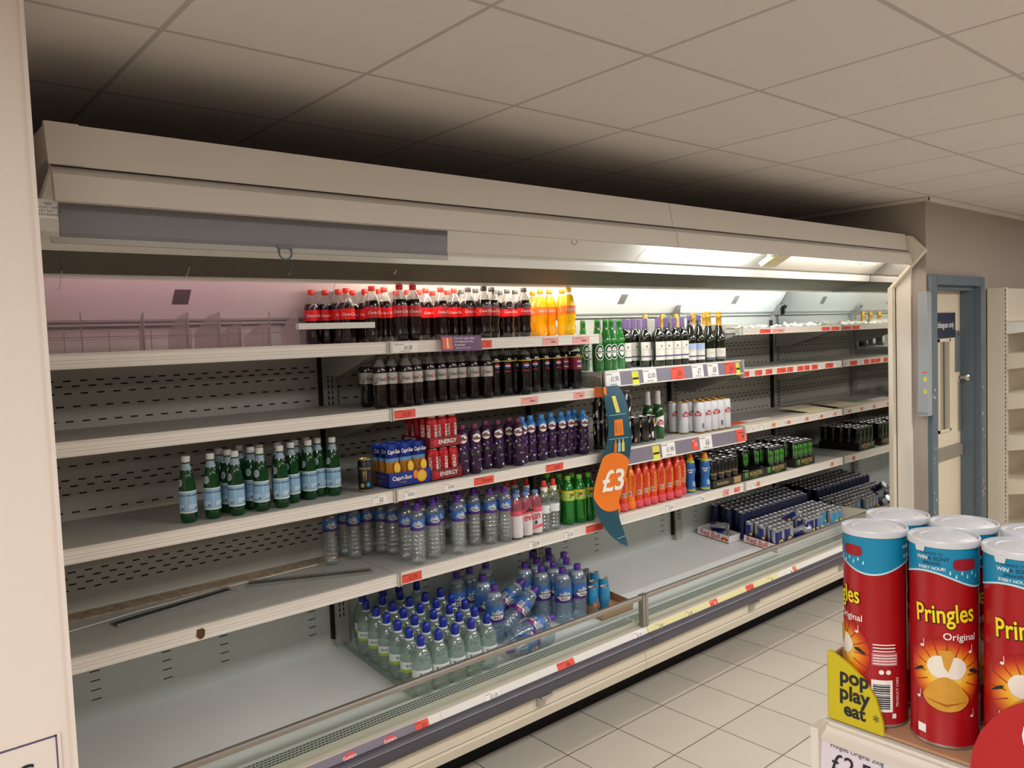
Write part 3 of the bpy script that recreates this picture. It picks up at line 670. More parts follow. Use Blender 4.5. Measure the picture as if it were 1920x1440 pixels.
def pelle():
    r = empty('sparkling_water_bottle')
    p = [(0, .005), (.021, 0), (.0275, .008), (.0285, .03), (.0275, .04), (.0285, .045), (.0285, .112), (.0275, .125), (.0235, .16), (.017, .19), (.0125, .205), (.0125, .218), (0, .218)]
    MB().lathe(p, 20).build('body', M_pelg, r)
    MB().lathe([(.0135, .213), (.0145, .215), (.0145, .232), (.0135, .234), (0, .234)], 16).build('cap', M_pelcap, r)
    f = interp(p); MB().band(f, .186, .208, 0, 20).build('neck_label', M_pelneck, r)
    lb = MB().band(.0285, .040, .110, 0).band(.0285, .036, .0405, 1).band(.0285, .1095, .113, 1)
    for a in (-1.35, 0.25, 1.85):
        lb.wrap(rect(.0012, .066), .0285, a-.78, .075, 1, .0012).wrap(T('S.PELLEGRINO', .0078, .02), .0285, a+.1, .098, 2, .0012).wrap(rect(.03, .016), .0285, a, .058, 3, .0011).wrap(ell(.0035, .0035, 10), .0285, a+.35, .052, 2, .0014)
    lb.build('label', [M_pelblue, M_wtxt, M_pelnavy, mat('label_pale_sky', '#b8d2e2', 0.5)], r)
    MB().wrap(ell(.011, .014), f, -1.35, .142, 0, .0010).wrap(ringsh(.009, .012, .0012), f, -1.35, .142, 1, .0016).build('shoulder_label', [M_pelneck, M_wtxt], r)
    return r
MAKE['pel'] = pelle
def ribena(blue):
    r = empty('blackcurrant_drink_bottle')
    p = [(0, .004), (.022, 0), (.028, .008), (.0295, .035), (.0285, .06), (.026, .075), (.0275, .09), (.0285, .12), (.0265, .137), (.0285, .155), (.029, .170, 1), (.026, .188, 1), (.017, .2, 1), (.0125, .206, 1), (.0125, .212), (0, .212)]
    m = MB().lathe(p, 20, 0); f = interp(p)
    rr = random.Random(4+blue)
    for k in range(34): m.wrap(ell(.004+.004*rr.random(), .003+.003*rr.random(), 8), f, rr.random()*6.28, .015+rr.random()*.115, [2, 4, 5, 4, 3 if k % 2 else 5][k % 5], .0009, rr.random()*3)
    m.build('body', [M_rib, M_ribbt if blue else M_rib, M_leaf, M_wtxt, mat('berry_purple', '#64408a', 0.3), mat('print_lilac', '#8a6aa8', 0.4)], r)
    MB().lathe([(.0135, .205), (.0145, .207), (.0145, .222), (.0135, .224), (0, .224)], 16).build('cap', M_ribcb if blue else M_ribcap, r)
    lb = MB()
    for a in (-0.42, ):
        lb.wrap(ell(.0205, .0190), f, a, .162, 0, .0014).wrap(T('Ribena', .0180, .035), f, a+.05, .162, 1, .0024)
    lb.build('label', [M_wtxt, mat('print_maroon', '#7a1c2c', 0.4), M_blk], r)
    return r
MAKE['rib'] = lambda: ribena(0); MAKE['ribblue'] = lambda: ribena(1)
def ribs(p0, z0, z1, n, r, dr=.0018):
    q = []
    for k in range(n):
        z = z0+(z1-z0)*k/n; h = (z1-z0)/n; q += [(r, z), (r, z+h*.45), (r-dr, z+h*.6), (r-dr, z+h*.85)]
    return p0+q
def hs(bluish=0):
    r = empty('water_bottle')
    p = ribs([(0, .006), (.020, 0), (.029, .008), (.0305, .02)], .025, .135, 6, .0305)+[(.029, .14), (.0305, .15), (.0305, .198), (.028, .215), (.021, .228), (.014, .234), (0, .234)]
    MB().lathe(p, 20).build('body', M_water, r)
    MB().lathe([(.0155, .229), (.0165, .231), (.016, .243), (.010, .247), (.0095, .258), (.007, .260), (0, .260)], 16).build('cap', M_hscap, r)
    lb = MB().band(.0305, .152, .197, 1).band(.0305, .148, .160, 2, off=.0012)
    for a in (-0.3, 2.6):
        lb.wrap(poly([(-.022, -.004), (-.012, .012), (-.004, .006), (.006, .016), (.02, .002), (.02, -.008), (-.022, -.008)]), .0305, a-.1, .176, 3, .0012)
        lb.wrap(ell(.0185, .0085), .0305, a+.1, .169, 0, .0016).wrap(T('HIGHLAND', .0072, .04, 0, .95), .0305, a+.1, .1715, 4, .0022).wrap(T('SPRING', .0058, .04), .0305, a+.1, .1655, 4, .0022)
    lb.wrap(rect(.013, .02), .0305, 1.3, .176, 0, .0014).wrap(bars(.010, .016), .0305, 1.3, .176, 4, .002)
    lb.build('label', [M_wtxt, M_hsblue, M_hspur, M_blulab, M_blk], r)
    return r
MAKE['hs'] = hs
def hsb():
    r = empty('large_water_bottle')
    p = ribs([(0, .008), (.030, 0), (.042, .010)], .02, .10, 4, .0435, .0022)+[(.0435, .105), (.0435, .185), (.040, .212), (.030, .232), (.018, .243), (.0145, .247), (0, .247)]
    MB().lathe(p, 24).build('body', M_waterb, r)
    MB().lathe([(.0165, .244), (.0175, .246), (.0175, .270), (.0160, .272), (0, .272)], 18).build('cap', M_hscap, r)
    f = interp(p)
    MB().band(f, .222, .238, 0, 24).build('collar', M_collar, r)
    lb = MB().band(.0435, .110, .182, 1).band(.0435, .106, .125, 2, off=.0012)
    for a in (-0.4, 2.4):
        lb.wrap(poly([(-.03, -.012), (-.02, .008), (-.01, .0), (.004, .016), (.018, .004), (.03, .010), (.03, -.014)]), .0435, a, .150, 3, .0012)
        lb.wrap(poly([(-.036, -.004), (-.030, .010), (.03, .013), (.036, .002), (.026, -.017), (-.020, -.019)]), .0435, a+.05, .137, 0, .0014).wrap(T('HIGHLAND', .0155, .03, 0, .95), .0435, a+.05, .1415, 4, .0022).wrap(T('SPRING', .0115, .03), .0435, a+.05, .1275, 4, .0022)
    lb.wrap(rect(.022, .034), .0435, 1.25, .143, 0, .0016).wrap(bars(.018, .026), .0435, 1.25, .145, 4, .0022).wrap(rect(.04, .016), .0435, 1.4, .120, 5, .0014)
    lb.build('label', [M_wtxt, M_hsblue, M_hspur, M_blulab, M_blk, M_mag], r)
    return r
MAKE['hsb'] = hsb
def bux():
    r = empty('sports_water_bottle')
    p = ribs([(0, .006), (.030, 0), (.0405, .010)], .018, .07, 3, .0415, .0018)+[(.0415, .073), (.0415, .130), (.0405, .148), (.034, .175), (.023, .196), (.0165, .203), (.015, .206), (0, .206)]
    MB().lathe(p, 24).build('body', M_waterg, r)
    MB().lathe([(.0155, .205), (.0168, .207), (.0168, .226), (.0160, .236), (.0125, .246), (.006, .2498), (0, .25)], 18).build('cap', M_buxcap, r)
    MB().lathe([(.0165, .199), (.0195, .200), (.0195, .2055), (.0165, .2065)], 18).build('collar', M_palecol, r)
    f = interp(p); lb = MB().band(.0415, .078, .116, 0, 28).band(.0415, lambda t: .078+.006*math.sin(t), lambda t: .086+.004*math.sin(t+1), 1, 28, off=.0014)
    for a in (-0.5, 2.3): lb.wrap(T('BUXTON', .0145, .012), .0415, a+.2, .101, 2, .0016)
    lb.wrap(rect(.018, .022), .0415, 1.1, .099, 0, .0014).wrap(bars(.014, .018), .0415, 1.1, .099, 2, .002)
    lb.build('label', [M_bwhite, M_lime, M_pelnavy], r)
    return r
MAKE['bux'] = bux
def volvic():
    r = empty('flavoured_water_bottle')
    p = ribs([(0, .006), (.020, 0), (.029, .008)], .015, .085, 4, .030)+[(.030, .09), (.030, .135), (.0285, .165), (.020, .195), (.014, .208), (0, .208)]
    MB().lathe(p, 20).build('body', M_water, r)
    MB().lathe([(.0165, .200), (.018, .202), (.018, .218, 1), (.012, .220, 1), (.0125, .240, 1), (.009, .249, 1), (0, .25, 1)], 16).build('cap', [M_wtxt, M_redcap], r)
    lb = MB().band(.030, .093, .132, 0, off=.0006)
    for a in (-0.2, 2.5): lb.wrap(ell(.008, .009), .030, a+.5, .108, 1, .0012).wrap(T('fruit', .008, .03), .030, a+.5, .108, 0, .0018).wrap(ell(.005, .004), .030, a+.5, .127, 2, .0014)
    lb.build('label', [M_bwhite, mat('print_mid_green', '#2f7a3a', 0.4), M_redcap], r)
    return r
MAKE['vol'] = volvic
def seven():
    r = empty('lime_soda_bottle')
    p = [(0, .005), (.024, 0), (.033, .010), (.034, .04), (.0325, .07), (.033, .09), (.0335, .135), (.0325, .165), (.028, .19), (.019, .21), (.0128, .22), (.0128, .228), (0, .228)]
    MB().lathe(p, 20).build('body', M_7g, r)
    MB().lathe([(.0138, .222), (.0148, .223), (.0148, .241), (.0138, .243), (0, .243)], 16).build('cap', M_7cap, r)
    lb = MB().band(.0338, .122, .172, 0).band(.0338, .165, .1725, 3, off=.0012)
    for a in (-0.4, 2.5): lb.wrap(T('7', .030, .03, .1), .0338, a-.22, .145, 1, .0014).wrap(ell(.007, .007), .0338, a+.18, .150, 4, .0014).wrap(T('UP', .013, .03), .0338, a+.3, .142, 2, .002)
    lb.build('label', [M_7lab, mat('print_deep_green', '#12501c', 0.4), M_wtxt, M_yelcap, M_sred], r)
    return r
MAKE['7up'] = seven
def luc(col):
    r = empty('energy_drink_bottle'); m = M_lucr if col else M_luco
    p = [(0, .004), (.022, 0), (.030, .010), (.0305, .03), (.026, .05), (.0255, .058), (.0285, .085), (.0305, .125), (.0295, .165), (.025, .195), (.017, .218), (.0125, .226), (0, .226)]
    f = interp(p); lb = MB().lathe(p, 20)
    for a in (-1.5, -.1, 1.6, 3.1): lb.wrap(T('LUCOZADE', .0215, .03, .15), f, a, .128, 1, .0018, PI/2)
    for a in (-.75, 2.3): lb.wrap(rect(.016, .024), f, a, .09, 2, .0014).wrap(bars(.012, .018), f, a, .09, 3, .002)
    lb.band(f, .010, .046, 4, 20, off=.0008)
    for k in range(9): lb.wrap(poly([(-.002, -.03), (.002, -.02), (.001, .03), (-.001, .02)]), f, k*.7, .12+.02*(k % 3), 4, .0010, .1)
    lb.build('body', [m, mat('print_amber', '#f8b050', 0.4) if col else M_sred, M_wtxt, M_blk, M_lucpink if col else M_orlab], r)
    MB().lathe([(.0138, .222), (.0148, .224), (.0148, .240), (.0135, .242), (0, .242)], 16).build('cap', mat('cap_red_orange', '#e04a20', 0.4) if col else M_orcap, r)
    return r
MAKE['luc'] = lambda: luc(1); MAKE['lucorange'] = lambda: luc(0)
def lusp():
    r = empty('sports_drink_bottle')
    p = [(0, .004), (.022, 0), (.0295, .008, 1), (.0300, .022, 0), (.0265, .075), (.0255, .085), (.030, .115), (.0305, .150), (.028, .178, 1), (.020, .192, 1), (.015, .198), (0, .198)]
    f = interp(p); lb = MB().lathe(p, 20)
    for a in (-0.7, 1.0, 2.6): lb.wrap(T('SPORT', .013, .03), f, a, .135, 2, .0012).wrap(rect(.022, .006), f, a, .122, 2, .0012).wrap(rect(.014, .03), f, a+.5, .055, 3, .0012)
    lb.wrap(rect(.014, .022), f, .2, .05, 2, .0014).wrap(bars(.01, .018), f, .2, .05, 4, .002)
    lb.build('body', [M_spb, M_spy, M_wtxt, mat('print_sky', '#6aa8dc', 0.4), M_blk], r)
    MB().lathe([(.017, .192), (.0185, .194), (.0175, .210), (.0135, .214), (.012, .227), (0, .228)], 16).build('cap', M_orcap, r)
    return r
MAKE['lusp'] = lusp
def cart(lb, f, a, z, s=1.0, m0=0, m1=1):
    pts = [(-.020, -.008), (-.016, -.015), (0, -.0115), (.016, -.015), (.020, -.008), (.018, .004), (.010, .008), (.009, .013), (0, .0155), (-.009, .013), (-.010, .008), (-.018, .004)]
    lb.wrap(poly([(x*s, y*s) for x, y in pts]), f, a, z, m0, .0012).wrap(T('STELLA', .0072*s, .04), f, a, z+.0025*s, m1, .002).wrap(T('ARTOIS', .0072*s, .04), f, a, z-.0055*s, m1, .002)
def stbot():
    r = empty('foil_neck_beer_bottle')
    p = [(0, .003), (.029, 0), (.032, .006), (.032, .150), (.029, .168), (.020, .19), (.016, .20), (.0135, .262), (0, .262)]
    MB().lathe(p, 20).build('body', mat('dark_green_glass', '#16501c', 0.08, coat=0.6), r)
    MB().lathe([(.0175, .196), (.0155, .225), (.0148, .265), (.0140, .272), (0, .273)], 16).build('foil', mat('foil_white', '#d8d6d0', 0.45), r)
    lb = MB()
    for a in (-0.4, ):
        lb.wrap(poly([(-.026, -.008), (.026, -.030), (.026, .045), (-.026, .030)]), .032, a, .09, 1, .0008); cart(lb, .032, a, .094, 1.05)
    lb.build('label', [M_stred, M_wtxt], r)
    return r
MAKE['st'] = stbot
def can(name, R, H, bodym, lidm=None, deco=None, extra=(), base=None):
    def mk():
        r = empty(name)
        p = [(0, .006, 1), (R*.62, .004, 1), (R*.72, 0, 1), (R*.84, .002, 1), (R, .010, 0), (R, H-.014, 0), (R*.86, H-.004, 1), (R*.90, H, 1), (R*.84, H, 1), (R*.80, H-.004, 1), (0, H-.004, 1)]
        mb = MB().lathe(p, 20)
        if deco: deco(mb, R, H)
        mb.box(-.004, .004, -.012, .004, H-.004, H-.0015, 1)
        mb.build('can_body', [bodym, lidm or M_lid]+list(extra), r)
        return r
    return mk
def can1(name, R, H, bodym, lidm=None, deco=None, extra=(), seg=16):
    """small far can: one mesh"""
    def mk():
        p = [(0, .003, 1), (R*.72, 0, 1), (R, .008, 0), (R, H-.014, 0), (R*.86, H-.004, 1), (R*.90, H, 1), (R*.84, H, 1), (R*.80, H-.004, 1), (0, H-.004, 1)]
        mb = MB().lathe(p, seg)
        if deco: deco(mb, R, H)
        mb.box(-.004, .004, -.012, .004, H-.004, H-.0015, 1)
        return mb.build(name, [bodym, lidm or M_lid]+list(extra))
    return mk
def rbdeco(mb, R, H):
    for a in (-.35, PI-.35):
        mb.wrap(poly([(-R*1.15, .006), (R*.05, .020), (R*.12, H-.028), (-R*1.15, H-.028)]), R, a, .012, 2, .0008)
        mb.wrap(poly([(R*.05, -.002), (R*1.0, .0), (R*1.0, H*.34), (R*.05, H*.46)]), R, a, .012, 2, .0008)
        mb.wrap(ell(.009, .009, 14), R, a+.1, H*.42, 4, .0012).wrap(T('Red Bull', .0125, .03), R, a+.1, H*.28, 3, .0016)
MAKE['rb'] = can1('energy_drink_can', .0265, .134, M_cans, None, rbdeco, (M_canb, M_sred, M_yelcap))
MAKE['rbsky'] = can1('energy_drink_can', .0265, .134, M_cans, None, rbdeco, (M_cansky, M_sred, M_yelcap))
def mondeco(mb, R, H):
    for a in (-.5, PI-.5):
        for k, dx in enumerate((-.011, 0, .011)):
            w = .0035; h = .045+.008*(k == 1)
            mb.wrap(poly([(dx-w, h*.8), (dx+w, h*.85), (dx+w*.5, h*.2), (dx+w*1.0, -h*.2), (dx+.1*w, -h*.95), (dx-w*.4, -h*.1), (dx-w*.1, h*.25)]), R, a, H*.62, 2, .0008)
        mb.wrap(T('MONSTER', .009, .02), R, a, H*.22, 3, .0012)
MAKE['mon'] = can('tall_energy_can', .0325, .168, M_canblk, None, mondeco, (M_mong, M_wtxt))
MAKE['rel'] = can('tall_black_can', .0325, .165, M_canblk, None, lambda mb, R, H: mb.wrap(T('Relentless', .014, .02, .1), R, -.5, H*.5, 2, .0012), (M_bronze,))
MAKE['stc'] = can('tall_lager_can', .033, .188, M_canwh, M_goldlid, lambda mb, R, H: (cart(mb, R, -.45, H*.62, 1.05, 2, 3), cart(mb, R, 2.3, H*.62, 1.05, 2, 3), mb.wrap(bars(.016, .03), R, .55, .045, 4, .0014)), (M_stred, M_wtxt, M_blk))
def nrgdeco(mb, R, H):
    for a in (-1.2, .1, 1.4, 2.7):
        mb.wrap(T('ENERGY', .021, .02), R, a, .060, 2, .0012, PI/2); mb.wrap(rect(.012, .018), R, a, H*.82, 3, .0012)
MAKE['nrg'] = can('red_energy_can', .0265, .134, M_canred, None, nrgdeco, (M_wtxt, mat('print_bright_red', '#d83030', 0.4)))
def bwdeco(mb, R, H):
    rr = random.Random(2)
    for k in range(16): mb.wrap(poly([(-.006*rr.random(), -.01), (.004, -.012*rr.random()), (.006, .012), (-.004, .006)]), R, rr.random()*6.28, .02+rr.random()*(H-.045), 2 if k % 3 else 3, .0009)
MAKE['bw'] = can('patterned_dark_can', .030, .150, M_canblk, None, bwdeco, (M_wtxt, M_bronze))
MAKE['pun'] = can('gold_black_can', .0305, .134, mat('can_dark_navy', '#12131a', 0.3), mat('lid_pale_gold', '#c0a878', 0.3, metal=0.6), lambda mb, R, H: (mb.wrap(T('PUNCH', .014, .02, .2), R, -.5, H*.72, 2, .0012), [mb.wrap(poly([(dx-.002, .022), (dx+.002, .022), (dx, -.024)]), R, -.5, H*.48, 2, .0012) for dx in (-.006, 0, .006)], mb.wrap(ell(.008, .009, 9), R, -.85, .028, 2, .0012), mb.wrap(ell(.007, .009), R, -.1, .03, 3, .0012)), (M_bronze, M_cansky))
def skydeco(mb, R, H):
    for k in range(7): mb.wrap(ell(.006+.001*(k % 3), .007, 10), R, -1.2+.42*k, .022+.012*(k % 3), 3 if k % 2 else 5, .0012)
    mb.wrap(rect(R*1.4, H*.55), R, -.4, H*.38, 2, .0008).wrap(ell(.010, .012), R, -.5, H*.32, 3, .0014).wrap(rect(.006, .03), R, .4, H*.4, 4, .0014)
MAKE['ccb'] = can('bright_blue_can', .0265, .126, M_cansky, None, skydeco, (mat('print_soft_blue', '#2a86c4', 0.4), M_orlab, M_wtxt, M_sred))
MAKE['ccs'] = can('silver_blue_can', .0265, .126, M_cans, None, lambda mb, R, H: mb.wrap(rect(R*1.2, H-.03), R, -1.3, H*.5, 2, .0008), (M_canb,))
def evian():
    r = empty('six_bottle_pack')
    p = ribs([(0, .005), (.020, 0), (.0295, .008)], .015, .13, 4, .030)+[(.030, .14), (.028, .165), (.018, .19), (.0135, .2), (0, .2)]
    for i in range(3):
        for j in range(2):
            b = MB().lathe(p, 16).build('bottle', M_water, r); b.location = (.0625*(i-1), .0625*(j-.5), 0)
            MB().lathe([(.0145, .196), (.015, .198), (.015, .212), (.0135, .214), (0, .214)], 14).build('bottle_cap', mat('cap_soft_blue', '#6a8cc8', 0.4), b)
    def outline(s):
        pts = []
        for i in range(3): pts += [(.0625*(i-1)+.0318*s*math.sin(t), -.03125-.0318*s*math.cos(t)) for t in ([-1.2+k*.3 for k in range(9)])]
        for i in (2, 1, 0): pts += [(.0625*(i-1)+.0318*s*math.sin(t), .03125-.0318*s*math.cos(t)) for t in ([PI-1.2+k*.3 for k in range(9)])]
        return pts
    w = MB(); L = [(1.0, .010, 0), (1.03, .03, 0), (1.03, .112, 1), (1.0, .135, 2), (.93, .165, 2), (.70, .19, 2)]
    n = 54; base = []
    for s, z, m in L: base.append(len(w.v)); w.v += [(x, y, z) for x, y in outline(s)]
    for i in range(len(L)-1):
        for k in range(n):
            w.f.append((base[i]+k, base[i]+(k+1) % n, base[i+1]+(k+1) % n, base[i+1]+k)); w.m.append(L[i][2]); w.s.append(True)
    yy = -.0655
    w.flat(T('evian', .052, .01), (.012, yy, .098), (1, 0, 0), (0, 0, 1), 3)
    w.flat(poly([(-.032, 0), (-.018, .012), (-.012, .004), (-.004, .020), (.006, .006), (.012, .014), (.024, 0)]), (0, yy, .124), (1, 0, 0), (0, 0, 1), 4)
    w.flat(ell(.009, .009), (.035, yy, .065), (1, 0, 0), (0, 0, 1), 5).flat(poly([(-.03, -.006), (.035, .0), (.035, .014), (-.03, .008)]), (.045, yy, .04), (1, 0, 0), (0, 0, 1), 1)
    w.flat(poly([(-.006, -.02), (.008, -.016), (.004, .018), (-.004, .022)]), (-.03, yy, .045), (1, 0, 0), (0, 0, 1), 6)
    w.build('shrink_wrap', [mat('wrap_white', '#dcd6d6', 0.35), mat('wrap_pink', '#d8586c', 0.35), clear('wrap_pink_clear', '#f0b8c0', '#e07a8c', k=0.35, gl=1.5), M_sred, M_blk, M_pelnavy, M_silver], r)
    return r
MAKE['evian'] = evian
def pouch():
    r = empty('juice_pouch'); nx, nz = 8, 12; W, H = .088, .14; mb = MB(); idx = {}
    for side in (-1, 1):
        for j in range(nz+1):
            for i in range(nx+1):
                u = i/nx*2-1; v = j/nz; th = .021*(1-v**1.5)*(1-u**4)*(min(1, .55+v*6))
                if v == 1 or abs(u) == 1: th = 0
                if side == 1 and th == 0: idx[(side, i, j)] = idx[(-1, i, j)]; continue
                idx[(side, i, j)] = len(mb.v); mb.v.append((u*W/2*(1-.05*math.sin(v*PI)), side*th+.0018*math.sin(i*2.1+j)*(1-abs(u)), v*H))
        for j in range(nz):
            for i in range(nx):
                f = (idx[(side, i, j)], idx[(side, i+1, j)], idx[(side, i+1, j+1)], idx[(side, i, j+1)])
                if len(set(f)) < 4: f = tuple(dict.fromkeys(f))
                if len(f) < 3: continue
                mb.f.append(f if side < 0 else f[::-1]); mb.m.append(2 if j < 7 else (1 if j < 8 else 0)); mb.s.append(True)
    mb.f.append(tuple([idx[(-1, i, 0)] for i in range(nx+1)]+[idx[(1, i, 0)] for i in range(nx-1, 0, -1)])); mb.m.append(0); mb.s.append(False)
    mb.flat(T('Capri-Sun', .019, .02), (0, -.0150, .114), (1, .0, 0), (0, .10, 1), 3)
    mb.flat(ell(.022, .020, 18), (.012, -.0225, .060), (1, 0, 0), (0, .05, 1), 4).flat(ell(.018, .016, 18), (.012, -.0232, .060), (1, 0, 0), (0, .05, 1), 5)
    mb.build('pouch', [mat('pouch_blue', '#17348c', 0.22, metal=0.45), mat('pouch_sky', '#6a9cc8', 0.25, metal=0.3), mat('pouch_amber', '#a8701e', 0.3, metal=0.2), M_wtxt, mat('orange_peel', '#e8941c', 0.4), mat('orange_flesh', '#e8c040', 0.4)], r)
    return r
MAKE['pouch'] = pouch
def tray(name, w, d, h, face, side, txt=None, hL=None):
    """open cardboard tray, front left corner at 0,0"""
    r = empty(name); t = .003
    mb = MB().box(0, w, 0, d, 0, .004, 1).box(0, w, 0, t, 0, h, 0).box(0, w, d-t, d, 0, h, 0).box(0, t, t, d-t, 0, hL or h, 2).box(w-t, w, t, d-t, 0, h, 2)
    for q in (txt or []):
        if q[0] == 'L': mb.flat(q[1], (-.0006, d-q[2], q[3]), (0, -1, 0), (0, 0, 1), q[4], q[5] if len(q) > 5 else 0)
        else: mb.flat(q[1], (q[2], -.0006-(q[5] if len(q) > 5 else 0), q[3]), (1, 0, 0), (0, 0, 1), q[4])
    mb.build('tray', [face, mat('cardboard', '#a8835a', 0.8), side, M_wtxt, M_bronze, M_mong, M_sred, M_orcap, mat('orange_flesh', '#e8c040', 0.4), M_yelcap, M_blk], r)
    return r
